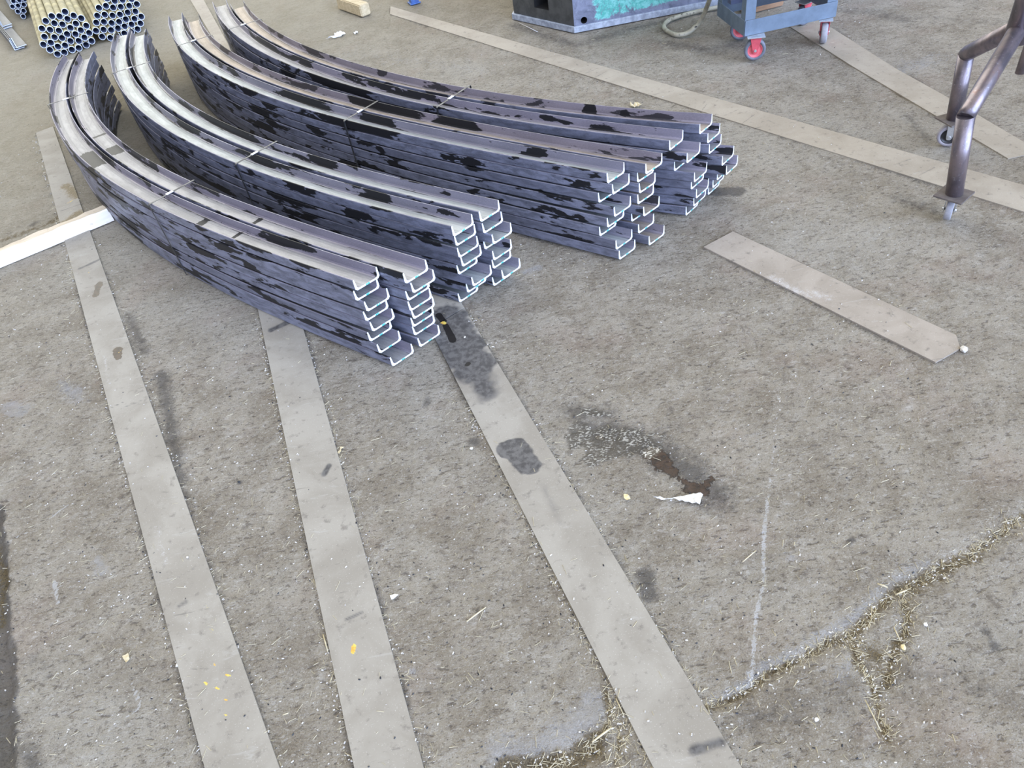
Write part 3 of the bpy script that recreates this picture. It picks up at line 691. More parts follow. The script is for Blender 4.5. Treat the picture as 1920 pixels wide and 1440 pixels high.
bundle((108.8, 101.2), B1, .0235, 3.4, [M['pipe'], M['pipe_in'], M['rim']], 'the round yellowed bundle behind the front channel stack', 'pipes in the left yellowed bundle', axis=(-.385, .923, 0))
bundle((207, 70.7), B2, .0235, 3.4, [M['pipe'], M['pipe_in'], M['rim']], 'the round yellowed bundle behind the second channel stack', 'pipes in the right yellowed bundle', axis=(-.385, .923, 0))
bundle((43.5, 30.7), B3, .0202, 2.2, [M['pipe_grey'], M['pipe_in'], M['rim']], 'the small grey bundle in the far left corner', 'pipes in the small grey bundle', axis=(-.45, .893, 0))

# ------------------------------------------------------------------ angle irons nested at the far left
PD = Vector((-.49, .872, 0)).normalized()
for i, (back, lift, lab) in enumerate([(0, 0, 'lowest'), (.02, .009, 'second from the floor'), (-.03, .018, 'middle'), (.62, .027, 'second from the top'), (.66, .036, 'topmost')]):
    mb = MB(); L = 1.9; t = .006; w = .074
    # L section: one leg on the floor, one upright; nested pieces rest inside one another
    prof = [(0, 0), (w, 0), (w, t), (t, t), (t, w), (0, w)]
    vs = [(x, 0, z) for x, z in prof] + [(x, L, z) for x, z in prof]; n = 6
    fs = [(0, 3, 2, 1), (0, 5, 4, 3), (6, 7, 8, 9), (6, 9, 10, 11)] + [(j, (j + 1) % n, n + (j + 1) % n, n + j) for j in range(n)]
    mb.add(vs, fs); o = mb.build('angle_iron', [M['angle'], M['rim']], None)
    for p in list(o.data.polygons)[:2]: p.material_index = 1
    a = at(28, 95); side = Vector((PD.y, -PD.x, 0)); q = Vector((a[0], a[1], 0)) + side * (.009 * i) + PD * back
    o.location = (q.x, q.y, lift + .0005); o.rotation_euler = (0, 0, math.atan2(PD.y, PD.x) - PI / 2)
    tag(o, 'grey angle iron at the far left edge, %s in the nested pile' % lab, 'angle iron', 'nested angle irons at the left')

# ------------------------------------------------------------------ white timber running up to the front stack
def timber():
    p0, p1 = at(0, 503), at(225, 409); d = (p1 - p0) / np.linalg.norm(p1 - p0); nrm = np.array([-d[1], d[0]])
    a = p0 - d * 1.1; W = .058; Hh = .065
    # far end is cut to stop just clear of the bent stack
    def stop(off):
        best = None
        for s in np.arange(0, 3.0, .004):
            q = a + nrm * off + d * s
            ss, c = DEN[1]
            dm = min(np.hypot(*(q - cc[0])) for cc in c)
            if dm < .012: best = s; break
        return best if best else 1.64
    e0, e1 = stop(0), stop(W); mb = MB(); V = []; n = 40
    for i in range(n):
        f = i / (n - 1)
        for (o, z) in [(0, 0.0005), (W, 0.0005), (W - .004, Hh - .004), (W - .012, Hh), (.004, Hh), (0, Hh - .006)]:
            L = e0 + (e1 - e0) * o / W; wob = .0018 * math.sin(f * 37 + o * 60) + .0015 * math.sin(f * 91 + z * 50)
            q = a + nrm * (o + (wob if o > .02 else wob * .3)) + d * (L * f); V.append((q[0], q[1], z + (wob if z > .03 else 0)))
    F = []
    for i in range(n - 1):
        for j in range(6):
            j2 = (j + 1) % 6; F.append((i * 6 + j, i * 6 + j2, (i + 1) * 6 + j2, (i + 1) * 6 + j))
    F += [tuple(range(6)), tuple((n - 1) * 6 + j for j in range(6))]
    rz = math.atan2(d[1], d[0]); Mi = Matrix.Rotation(-rz, 3, 'Z'); o_ = Vector((a[0], a[1], 0))
    V = [tuple(Mi @ (Vector(v) - o_)) for v in V]
    mb.add(V, F); o = mb.build('timber_beam', [M['timber_pale'], M['timber_top']], None)
    for i, p in enumerate(o.data.polygons):
        if i < (n - 1) * 6 and i % 6 in (2, 3): p.material_index = 1
    o.location = o_; o.rotation_euler = (0, 0, rz)
    tag(o, 'long whitish square timber lying on the floor up to the front channel stack', 'timber')
timber()

def block(name, pts, h, mat, label, cat, jag=.004, group=None):
    c = sum(np.array(p) for p in pts) / len(pts)
    bm = bmesh.new(); n = len(pts); lo = [bm.verts.new((p[0] - c[0], p[1] - c[1], 0)) for p in pts]
    hi = [bm.verts.new((p[0] - c[0] + random.uniform(-jag, jag), p[1] - c[1] + random.uniform(-jag, jag), h + random.uniform(-jag, jag) * .5)) for p in pts]
    bm.faces.new(lo[::-1]); bm.faces.new(hi)
    for i in range(n): bm.faces.new((lo[i], lo[(i + 1) % n], hi[(i + 1) % n], hi[i]))
    bmesh.ops.bevel(bm, geom=list(bm.edges), offset=min(h * .12, .006), segments=2, affect='EDGES')
    bmesh.ops.recalc_face_normals(bm, faces=bm.faces)
    me = bpy.data.meshes.new(name); bm.to_mesh(me); bm.free()
    o = link(name, me, None, [M[mat]]); o.location = (c[0], c[1], .0005)
    return tag(o, label, cat, group)
wa, wb = at(634, 17), at(679, 33); wd_ = (wb - wa) / np.linalg.norm(wb - wa); wn = np.array([-wd_[1], wd_[0]])
if wn[1] < 0: wn = -wn
block('wood_block', [wa, wb, wb + wn * .075, wa + wn * .075], .075, 'timber_block', 'short rough wooden block on the floor beyond the rearmost stack', 'wood block')
ba, bb = at(1420, 40), at(1490, 22)
bd_ = (bb - ba); bl = np.linalg.norm(bd_); bd_ /= bl; bn = np.array([-bd_[1], bd_[0]])
block('wood_offcut', [ba + bn * .12, bb + bn * .12, bb + bn * .22, ba + bn * .22], .03, 'timber_brown', 'reddish brown board offcut on the floor under the wheeled trolley', 'wood offcut')

# ------------------------------------------------------------------ machine base
def mat_machine():
    t = NT('machine_paint'); v = t.obj(); n = t.noise(v, 9, 6, .7, .8); f = t.noise(v, 45, 4, .7)
    c = t.mix(t.map(n, .35, .6), (.12, .135, .185), (.23, .25, .33)); c = t.mix(t.math('MULTIPLY', t.map(f, .58, .72), .5), c, (.40, .44, .52))
    g = t.math('ADD', t.attr('green'), t.math('MULTIPLY', t.math('SUBTRACT', n, .5), 1.6)); g = t.math('ADD', g, t.math('MULTIPLY', t.math('SUBTRACT', f, .5), .9))
    c = t.mix(t.map(g, .42, .62), c, t.mix(t.map(f, .4, .6), (.09, .42, .36), (.22, .58, .54)))
    t.set(color=c, rough=.5, metal=.25); t.bump(f, .2, .004); return t.mat
M['machine'] = mat_machine()
M['machine_shaded'] = basic('machine_side_shaded', (.085, .088, .085), .55, .1, (.05, .052, .05), 14)  # shaded copy of the machine paint, side and rear shade in the colour
M['skirt'] = basic('machine_skirt', (.46, .51, .58), .55, .2, (.28, .31, .37), 30)
M['black'] = basic('black_cavity', (.01, .01, .01), .8, 0, (.008, .008, .008), 10)
def machine():
    c0 = at(1077, 62.5); right = np.array([1.0, 0.0]); lf = np.array([.435, .903]) ; ld = at(960, 26.5, .033) - at(1077, 52, .033); LL = np.linalg.norm(ld); ld /= LL
    W = 1.75; HT = .62
    pts = [c0, c0 + right * W, c0 + right * W + np.array([0, 1.1]), c0 + ld * LL + np.array([.35, .95]), c0 + ld * LL]
    cen = Vector((c0[0] + .8, c0[1] + .6, 0)); root = empty('machine_base', cen)
    L = lambda p, z: Vector((p[0], p[1], z)) - cen
    # skirt plinth
    mb = MB(); mb.prism([(p[0] - cen.x, p[1] - cen.y) for p in pts], .0, .034); mb.build('plinth', M['skirt'], root, .002)
    ins = [c0 + np.array([.004, .012]), c0 + right * W + np.array([-.01, .012]), c0 + right * W + np.array([-.01, 1.09]), c0 + ld * LL + np.array([.36, .94]), c0 + ld * LL + np.array([.016, .002])]
    # front wall as a grid so the green paint can sit in an attribute; openings cut as real recesses
    a, b = ins[0], ins[1]; z0, z1 = .034, HT; hole = at(1095, 38, .1)
    # hole on the front plane y = a[1]
    o = np.array([0, 0, CAMZ]); d = (1095 - 960) / FPX * RT - (38 - 720) / FPX * UP + FW; t = a[1] / d[1]; hx, hz = d[0] * t, CAMZ + d[2] * t
    R = .019; nu, nz = 120, 40; V = []; F = []; us = np.linspace(a[0], b[0], nu); zs = np.linspace(z0, z1, nz)
    for z in zs:
        for u in us:
            V.append([u - cen.x, a[1] - cen.y, z])
    keep = []
    cellx = us[1] - us[0]
    iu = int((hx - a[0]) / cellx); iz = int((hz - z0) / (zs[1] - zs[0]))
    i0, i1 = iu - 2, iu + 3; k0, k1 = max(0, iz - 2), iz + 3
    for k in range(nz - 1):
        for i in range(nu - 1):
            if i0 <= i < i1 and k0 <= k < k1: continue
            F.append((k * nu + i, k * nu + i + 1, (k + 1) * nu + i + 1, (k + 1) * nu + i))
    ring = [k0 * nu + i for i in range(i0, i1)] + [k * nu + i1 for k in range(k0, k1)] + [k1 * nu + i for i in range(i1, i0, -1)] + [k * nu + i0 for k in range(k1, k0, -1)]
    base = len(V)
    for v in ring:
        dx = V[v][0] + cen.x - hx; dz_ = V[v][2] - hz; l = math.hypot(dx, dz_); V.append([hx - cen.x + dx / l * R, a[1] - cen.y, hz + dz_ / l * R])
    n = len(ring); base2 = len(V)
    for i in range(n): V.append([V[base + i][0], V[base + i][1] + .12, V[base + i][2]])
    mats = [0] * len(F)
    for i in range(n):
        j = (i + 1) % n; F.append((ring[i], ring[j], base + j, base + i)); mats.append(0); F.append((base + i, base + j, base2 + j, base2 + i)); mats.append(1)
    F.append(tuple(base2 + i for i in range(n))); mats.append(1)
    me = bpy.data.meshes.new('front_panel'); me.from_pydata(V, [], F); me.update(); me.polygons.foreach_set('material_index', mats)
    ga = at(1115, 28, 0); gr = []
    for v in V:
        x = v[0] + cen.x; z = v[2]; f = (x - (hx + .09)) ; g = 1 - max(0, -f) * 12; g = min(g, 1 - max(0, (.058 + .05 * max(0, f) - z)) * 25); g = min(g, 1 - max(0, x - (hx + .75)) * 6); g = min(g, 1 - max(0, z - .45) * 8)
        gr.append(max(0, g) * .62)
    add_attr(me, 'green', np.array(gr)); link('front_panel', me, root, [M['machine'], M['black']])
    # left wall with a rectangular opening
    p, q = Vector((ins[4][0], ins[4][1], 0)) - cen, Vector((ins[0][0], ins[0][1], 0)) - cen; u = (q - p); LU = u.length; u.normalize(); nn = Vector((-u.y, u.x, 0))
    if nn.dot(Vector((-1, -1, 0))) < 0: nn = -nn
    def ray_on(px, py):
        d = Vector(tuple((px - 960) / FPX * RT - (py - 720) / FPX * UP + FW)); P0 = p + cen; t = (P0 - Vector((0, 0, CAMZ))).dot(nn) / d.dot(nn); w = Vector((0, 0, CAMZ)) + d * t
        return (w - P0).dot(u), w.z
    (ua, za), (ub, zb) = ray_on(1002, 14), ray_on(1029, 19.5); zo = (za + zb) / 2; zt = zo + .15
    U = [0, ua, ub, LU]; Z = [z0, zo, zt, HT]; mb = MB()
    for i in range(3):
        for k in range(3):
            if i == 1 and k == 1: continue
            mb.add([p + u * U[i] + Vector((0, 0, Z[k])), p + u * U[i + 1] + Vector((0, 0, Z[k])), p + u * U[i + 1] + Vector((0, 0, Z[k + 1])), p + u * U[i] + Vector((0, 0, Z[k + 1]))], [(0, 1, 2, 3)])
    c = [p + u * U[1] + Vector((0, 0, zo)), p + u * U[2] + Vector((0, 0, zo)), p + u * U[2] + Vector((0, 0, zt)), p + u * U[1] + Vector((0, 0, zt))]
    c2 = [v - nn * .15 for v in c]
    mb.add(c + c2, [(0, 1, 5, 4), (1, 2, 6, 5), (2, 3, 7, 6), (3, 0, 4, 7), (4, 5, 6, 7)], 1)
    mb.build('side_panel', [M['machine_shaded'], M['black']], root)
    # back, far side and top
    mb = MB(); f_ = lambda v, z: (v[0] - cen.x, v[1] - cen.y, z)
    for i, j in ((1, 2), (2, 3), (3, 4)): mb.add([f_(ins[i], z0), f_(ins[j], z0), f_(ins[j], HT), f_(ins[i], HT)], [(0, 1, 2, 3)])
    mb.build('rear_panel', M['machine_shaded'], root)
    mb = MB(); mb.prism([(v[0] - cen.x, v[1] - cen.y) for v in pts], HT, HT + .03); mb.build('top_plate', M['machine'], root, .003).data
    tag(root, 'large blue-grey machine base with flaking green paint and a low plinth', 'machine')
machine()

# ------------------------------------------------------------------ hose
M['hose'] = None
def mat_hose():
    t = NT('dirty_hose'); v = t.obj(); n = t.noise(v, 60, 5, .75, .5); g = t.noise(v, 14, 4, .6)
    c = t.mix(t.map(g, .35, .6), (.42, .40, .31), (.30, .28, .21)); c = t.mix(t.map(n, .57, .64), c, (.035, .033, .028)); t.set(color=c, rough=.6); t.bump(n, .3, .003); return t.mat
M['hose'] = mat_hose()
HP = [(*at(1376, 5, .02), .013), (*at(1345, 11.5, .02), .013), (*at(1313.7, 17.7, .02), .013), (*at(1282.5, 25.5, .02), .013), (*at(1256.5, 34.4, .02), .013), (*at(1245.5, 44.8, .02), .013), (*at(1249, 54, .02), .013),
      (*at(1267, 62.5, .02), .013), (*at(1287.7, 61, .022), .018), (*at(1303, 51, .035), .035), (*at(1316, 34.4, .08), .08), (*at(1325, 13.5, .15), .15), (*at(1330, 0, .21), .21), (*at(1336, -25, .31), .31), (*at(1345, -60, .42), .42)]
HP = [(x, y, max(z, .0125)) for x, y, z in HP]
HP = [(HP[0][0] + .5, HP[0][1] + .02, .0125), (HP[0][0] + .22, HP[0][1], .0125)] + HP
def catmull(P, n=8):
    P = [Vector(p) for p in P]; out = []
    for i in range(len(P) - 1):
        p0, p1, p2, p3 = P[max(i - 1, 0)], P[i], P[i + 1], P[min(i + 2, len(P) - 1)]
        for k in range(n):
            t = k / n; out.append(.5 * ((2 * p1) + (-p0 + p2) * t + (2 * p0 - 5 * p1 + 4 * p2 - p3) * t * t + (-p0 + 3 * p1 - 3 * p2 + p3) * t ** 3))
    out.append(P[-1]); return out
mb = MB(); mb.tube([(p.x, min(p.y, 4.452) if p.z < .5 else p.y, max(p.z, .0122)) for p in catmull(HP)], .0118, 14)
tag(mb.build('hose', M['hose']), 'dirty cream hose looping on the floor in front of the machine base', 'hose')

# ------------------------------------------------------------------ wheeled trolley
M['cart'] = basic('trolley_paint', (.15, .20, .26), .5, .25, (.115, .155, .205), 12)
M['cart_dark'] = basic('trolley_tank', (.10, .12, .20), .45, .3, (.06, .075, .13), 8)
M['red'] = basic('red_paint', (.62, .09, .12), .45, .1, (.50, .07, .09), 40)
M['red_hub'] = basic('red_hub', (.70, .14, .16), .5, 0, (.60, .11, .13), 40)
M['rubber'] = basic('grey_rubber', (.155, .17, .21), .65, 0, (.12, .13, .16), 40)
M['zinc'] = basic('zinc_plate', (.58, .60, .62), .35, .7, (.46, .48, .50), 40)
M['tread'] = basic('worn_tread', (.33, .33, .36), .7, 0, (.27, .27, .29), 50)
def caster(parent, x, y, rz, R, W, top, mats, trail=.0, plate=(.085, .065), name='caster'):
    """swivel caster: contact under (x,y); top plate underside at height top. mats: tyre, hub, fork, plate"""
    root = bpy.data.objects.new(name, None); COL.objects.link(root); root.parent = parent; root.location = (x, y, 0); root.rotation_euler = (0, 0, rz)
    w = MB(); w.lathe([(R * .70, -W / 2), (R * .93, -W / 2), (R, -W / 2 + W * .18), (R, W / 2 - W * .18), (R * .93, W / 2), (R * .70, W / 2)], (0, 0, R), (0, 1, 0), 32)
    wo = w.build('wheel', mats[0], root)
    h = MB(); h.lathe([(R * .14, -W * .42), (R * .30, -W * .42), (R * .34, -W * .30), (R * .60, -W * .30), (R * .64, -W * .46), (R * .715, -W * .46), (R * .715, W * .46), (R * .64, W * .46), (R * .60, W * .30), (R * .34, W * .30), (R * .30, W * .42), (R * .14, W * .42)], (0, 0, R), (0, 1, 0), 32)
    h.build('hub', mats[1], root)
    f = MB(); g = .003
    for sgn in (-1, 1):
        y0 = sgn * (W / 2 + .003); y1 = y0 + sgn * g
        out = [(-R * .22, R * .85), (-R * .12, R * .72), (R * .12, R * .72), (R * .22, R * .85), (R * .50 + trail * .3, top - .006), (-R * .50 + trail * .6, top - .006)]
        vs = [(a, y0, b) for a, b in out] + [(a, y1, b) for a, b in out]; n = len(out)
        f.add(vs, [tuple(range(n)), tuple(range(2 * n - 1, n - 1, -1))] + [(i, (i + 1) % n, n + (i + 1) % n, n + i) for i in range(n)])
    f.box((trail * .45, 0, top - .006), (R * 1.0, W + .012, .004)); f.lathe([(.001, top - .005), (R * .42, top - .005), (R * .42, top), (.001, top)], (trail, 0, 0), (0, 0, 1), 20, closed=True)
    f.build('fork', mats[2], root, .0006)
    ax = MB(); ax.tube([(0, -W / 2 - .011, R), (0, W / 2 + .011, R)], R * .13, 6); ax.build('axle_bolt', mats[3], root)
    p = MB(); p.box((trail, 0, top + .002), (plate[0], plate[1], .004)); p.build('top_plate', mats[3], root, .0005)
    return root
def trolley():
    fl_ = np.array([1.447, 3.664]); fr = np.array([1.918, 3.694]); ux = (fr - fl_); Wd = np.linalg.norm(ux); ux /= Wd; rz = math.atan2(ux[1], ux[0]); D = .34; zb = .120
    root = empty('trolley', (fl_[0], fl_[1], .0022), rz); tag(root, 'blue-grey steel trolley on red casters beside the machine base', 'trolley')
    fh = .072; t = .005
    for nm, c, s in [('front_rail', (Wd / 2, 0, zb + fh / 2), (Wd, t, fh)), ('back_rail', (Wd / 2, D, zb + fh / 2), (Wd, t, fh)), ('side_rail', (0, D / 2, zb + fh / 2), (t, D - .006, fh)), ('side_rail', (Wd, D / 2, zb + fh / 2), (t, D - .006, fh))]:
        b = MB(); b.box(c, s)
        if nm == 'front_rail': b.box((Wd / 2, .016, zb + .003), (Wd - .01, .03, .005))
        b.build(nm, M['cart'], root, .0008)
    for x in (.0, Wd):
        for y in (0, D):
            sx = 1 if x == 0 else -1; sy = 1 if y == 0 else -1; b = MB()
            y0 = y - sy * .0055 if y == 0 else y
            b.box((x + sx * .026, y + sy * .006, zb + fh + .31), (.052, .005, .62)); b.box((x + sx * .003, y + sy * .03, zb + fh + .31), (.005, .046, .62)); b.build('post', M['cart'], root, .0006)
    b = MB()
    for c, s in [((Wd / 2, 0, .84), (Wd, .006, .06)), ((Wd / 2, D, .84), (Wd, .006, .06)), ((0, D / 2, .84), (.006, D, .06)), ((Wd, D / 2, .84), (.006, D, .06)), ((Wd / 2, D / 2, .872), (Wd + .02, D + .02, .004))]: b.box(c, s)
    b.build('top_tray', M['cart'], root, .001)
    b = MB(); b.box((Wd / 2 - .02, D * .62, zb + fh + .17), (Wd - .16, D * .56, .26)); b.build('tank', M['cart_dark'], root, .006)
    b = MB(); b.box((Wd / 2, D * .62, zb + fh + .03), (Wd - .01, .04, .02)); b.box((Wd / 2, D * .88, zb + fh + .03), (Wd - .01, .04, .02)); b.build('shelf_bearer', M['cart_dark'], root, .001)
    ms = [M['rubber'], M['red_hub'], M['red'], M['zinc']]
    def loc(p): d = np.array(p) - fl_; c, s = math.cos(rz), math.sin(rz); return d[0] * c + d[1] * s, -d[0] * s + d[1] * c
    x, y = loc((1.502, 3.655)); caster(root, x, y, -.30, .052, .030, zb - .005, ms)
    x, y = loc((1.873, 3.70)); caster(root, x, y, 1.12, .052, .030, zb - .005, [M['tread']] + ms[1:])
    x, y = loc((1.530, 3.935)); caster(root, x, y, -.45, .052, .030, zb - .005, ms)
    x, y = loc((1.885, 3.97)); caster(root, x, y, .35, .052, .030, zb - .005, ms)
trolley()

# ------------------------------------------------------------------ tube stand on casters
def mat_tube():
    t = NT('bare_tube_steel'); v = t.obj(); n = t.noise(t.mapping(v, scale=(1, 1, .5)), 14, 5, .65, .4); f = t.noise(v, 120, 3, .6)
    c = t.mix(t.map(n, .38, .6), (.16, .145, .165), (.26, .22, .235)); c = t.mix(t.math('MULTIPLY', t.map(n, .58, .66), .5), c, (.27, .16, .14)); c = t.mix(t.math('MULTIPLY', t.map(f, .62, .7), .4), c, (.45, .46, .5))
    t.set(color=c, rough=.34, metal=.75); return t.mat
M['tube'] = mat_tube(); M['plate_rust'] = basic('plate_steel', (.21, .19, .18), .5, .5, (.15, .13, .125), 30)
M['black_hub'] = basic('black_hub', (.02, .02, .022), .4, 0, (.015, .015, .017), 20); M['tyre_pale'] = basic('pale_tyre', (.34, .32, .35), .6, 0, (.28, .26, .28), 30)
def stand():
    f1, t1 = Vector((1.604, 2.082, .098)), Vector((1.577, 2.101, .371)); f2, t2 = Vector((1.862, 2.542, .112)), Vector((1.846, 2.553, .356)); r = .0275
    A_ = Vector((1.802, 2.275, .548)); root = empty('tube_stand', (1.79, 2.29, 0)); tag(root, 'bare steel tube stand on small casters at the right edge', 'stand'); o = Vector((1.79, 2.29, 0))
    t3 = Vector((2.12, 2.12, .36)); f3 = Vector((2.12, 2.12, .105))
    for a, b in ((f1, t1), (f2, t2), (f3, t3)):
        m_ = MB(); m_.tube([a - o, b - o], r, 28); m_.build('leg', M['tube'], root)
    for a in (t1, t2, t3):
        d = (A_ - a).normalized(); m_ = MB(); m_.tube([a - o - d * .0 + Vector((0, 0, -.004)), a - o + d * .02, A_ - o], [r * .98, r * .98, r * .98], 28); m_.build('brace', M['tube'], root)
    m_ = MB(); m_.tube([(A_.x - o.x, A_.y - o.y, .50), (A_.x - o.x, A_.y - o.y, .98)], .036, 28); m_.build('column', M['tube'], root)
    m_ = MB(); e = at(1912, 137, .2); m_.tube([(e[0] - o.x, e[1] - o.y, .2), (e[0] - o.x, e[1] - o.y, .46)], .017, 18); m_.tube([(e[0] - o.x, e[1] - o.y, .445), (t3.x - o.x, t3.y - o.y, .345)], .015, 16); m_.build('hanging_rod', M['tube'], root)
    m_ = MB(); m_.box((A_.x - o.x, A_.y - o.y, .985), (.30, .30, .010)); m_.build('top_plate', M['plate_rust'], root, .001)
    ms = [M['tyre_pale'], M['black_hub'], M['zinc'], M['zinc']]
    for (a, rr, pr) in ((f1, .92, .6), (f2, -.55, .15), (f3, .9, .4)):
        m_ = MB(); m_.box((a.x - o.x, a.y - o.y, a.z - .003), (.095, .095, .006), rz=pr); m_.build('foot_plate', M['plate_rust'], root, .0006)
        R = .036 if a is not f2 else .043
        caster(root, a.x - o.x, a.y - o.y, rr, R, .024, a.z - .0105, ms if a is not f1 else [M['tread']] + ms[1:], .012, (.06, .05))
stand()

# ------------------------------------------------------------------ small scraps one can point at
M['paper'] = basic('paper_scrap', (.74, .74, .71), .8, 0, (.62, .62, .60), 80, bump=.2)
M['leaf'] = basic('dry_leaf', (.60, .53, .36), .8, 0, (.48, .40, .24), 60, bump=.2)
M['straw'] = basic('straw', (.58, .52, .36), .7, 0, (.44, .38, .24), 60)
M['pebble'] = basic('pebble', (.62, .60, .55), .8, 0, (.48, .46, .42), 60)
M['cream'] = basic('cream_chip', (.72, .62, .36), .7, 0, (.62, .50, .26), 60)
M['blue_paint'] = basic('blue_paint', (.07, .16, .42), .5, .1, (.05, .11, .32), 40)
M['charcoal'] = basic('charcoal', (.03, .035, .04), .7, 0, (.02, .02, .025), 60)
def flake(name, outline, mat, label, cat, lift=.006, th=.0012, scale=1.0):
    """crumpled thin piece with real thickness, outline measured on the ground"""
    P = [at(*p) for p in outline]; c = sum(P) / len(P); P = [(p - c) * scale for p in P]
    bm = bmesh.new(); vs = [bm.verts.new((p[0], p[1], 0)) for p in P]; bm.faces.new(vs)
    bmesh.ops.triangulate(bm, faces=bm.faces); bmesh.ops.subdivide_edges(bm, edges=bm.edges, cuts=3, use_grid_fill=True)
    for v in bm.verts: v.co.z = abs(math.sin(v.co.x * 190 + 1) * math.cos(v.co.y * 230)) * lift
    r = bmesh.ops.extrude_face_region(bm, geom=list(bm.faces)); 
    for e in r['geom']:
        if isinstance(e, bmesh.types.BMVert): e.co.z += th
    bmesh.ops.recalc_face_normals(bm, faces=bm.faces); me = bpy.data.meshes.new(name); bm.to_mesh(me); bm.free()
    o = link(name, me, None, [M[mat]]); o.location = (c[0], c[1], zsurf(c) + .0006); return tag(o, label, cat)
def zsurf(p):
    for s_ in STR:
        if in_poly(np.array([p[0]]), np.array([p[1]]), s_[1])[0]: return .004
    return -.002
flake('plastic_scrap', [(1225, 932), (1250, 935), (1280, 931), (1300, 925), (1318, 927), (1312, 946), (1285, 941), (1262, 936), (1240, 937)], 'paper', 'crumpled whitish plastic scrap beside the brown puddle', 'scrap', .008)
flake('leaf', [(1169, 926), (1177, 927), (1182, 934), (1176, 938), (1170, 934)], 'cream', 'small yellow leaf on the floor left of the plastic scrap', 'leaf', .003)
flake('leaf', [(1181, 193), (1188, 197), (1192, 192), (1203, 196), (1196, 201), (1188, 202), (1182, 199)], 'leaf', 'pale dry leaf on the floor behind the rearmost stack', 'leaf', .01)
flake('paper_scrap', [(611, 72), (628, 69), (627, 63), (638, 60), (648, 63), (640, 68), (625, 71)], 'paper', 'larger torn white paper scrap on the floor behind the rearmost stack', 'paper scrap', .012)
flake('paper_scrap', [(663, 63), (667, 59), (671, 59), (670, 62), (665, 64)], 'paper', 'tiny white paper scrap just right of the torn paper', 'paper scrap', .008)
flake('wood_chip', [(731, 1117), (740, 1113), (747, 1115), (742, 1120), (734, 1124)], 'paper', 'white oval chip on the floor right of the middle strip', 'chip', .003)
flake('wood_chip', [(638, 838), (640, 845), (636, 851), (632, 848), (641, 841), (645, 838)], 'leaf', 'small curled chip at the right edge of the middle strip', 'chip', .003)
flake('leaf', [(229, 1230), (241, 1225), (243, 1235), (237, 1243), (233, 1238)], 'leaf', 'small dry leaf on the floor left of the leftmost long strip', 'leaf', .003)
def pebble(px, py, r, mat, label, cat='pebble', flat=.7):
    bm = bmesh.new(); r *= .72; bmesh.ops.create_icosphere(bm, subdivisions=1, radius=r)
    for v in bm.verts: v.co *= random.uniform(.72, 1.15); v.co.z *= flat; v.co.x *= 1.25
    c = at(px, py); me = bpy.data.meshes.new('pebble'); bm.to_mesh(me); bm.free(); lo = min(v.co.z for v in me.vertices)
    o = link('pebble', me, None, [M[mat]]); o.location = (c[0], c[1], zsurf(c) - lo - .0003); o.rotation_euler = (0, 0, px * .7); tag(o, label, cat)
pebble(333, 1247, .0065, 'paper', 'white stone chip against the left edge of the leftmost long strip')
pebble(353, 1047, .005, 'pebble', 'small round pebble lying on the leftmost long strip')
pebble(1735, 1171, .0065, 'paper', 'white stone chip on the floor right of the mossy crack')
pebble(1531, 1349, .0065, 'paper', 'white stone chip on the floor near the lower right corner')
pebble(1806, 657, .016, 'pebble', 'pale lump at the broken end of the tan strip')
pebble(884, 841, .006, 'paper', 'white pebble at the left edge of the oily long strip')
pebble(1694, 1215, .009, 'cream', 'cream stone chip beside the mossy crack branch')
pebble(448, 903, .0055, 'charcoal', 'small black lump on the floor between the left and middle strips')
pebble(872, 634, .006, 'paper', 'white fleck on the oily strip beside the front stack', 'fleck', .35)
def stick(a, b, r, label, mat='straw', cat='straw'):
    p, q = at(*a), at(*b); c = (p + q) / 2; z = zsurf(c); d = (q - p) / 2; mb = MB()
    mb.tube([(-d[0], -d[1], r), (d[0] * .1, d[1] * .1 , r * 1.3), (d[0], d[1], r)], [r * .8, r, r * .8], 6); o = mb.build('straw_stalk', M[mat]); o.location = (c[0], c[1], z + .0008); tag(o, label, cat)
stick((875, 1166), (911, 1139), .0020, 'thick straw stalk on open floor between the middle and right long strips')
stick((606, 1190), (615, 1222), .0020, 'straw stalk along the left edge of the middle strip')
stick((1110, 1392), (1146, 1365), .0022, 'straw stalk by the crack at the bottom left of the oily strip')
stick((1392, 1054), (1418, 1032), .0014, 'thin straw stalk just left of the chalk line')
stick((1645, 1095), (1664, 1102), .0024, 'pale stub of straw above the mossy crack')
stick((1680, 1115), (1700, 1107), .0020, 'straw stub lying across the mossy crack')
stick((1676, 1177), (1688, 1202), .0016, 'yellow straw stalk leaning along the crack branch')
stick((1622, 1312), (1652, 1372), .0014, 'long straw stalk at the lower end of the left crack branch')
stick((973, 43), (1008, 60), .0020, 'thin white stick on the floor in front of the machine base corner', 'paper', 'stick')
stick((530, 1341), (541, 1337), .0014, 'short yellow straw stub between the left and middle strips')
stick((1155, 1310), (1170, 1342), .0014, 'straw stalk along the left edge of the oily strip near the bottom')
# blue foot at the very top
bp = at(777, 8); mb = MB(); mb.box((0, .0, .15), (.055, .055, .30)); mb.box((0, 0, .004), (.075, .075, .008)); o = mb.build('blue_post', M['blue_paint'], None, .002); o.location = (bp[0], bp[1] + .03, 0); o.rotation_euler = (0, 0, .3)
tag(o, 'foot of a blue steel post at the top edge above the wood block', 'post')

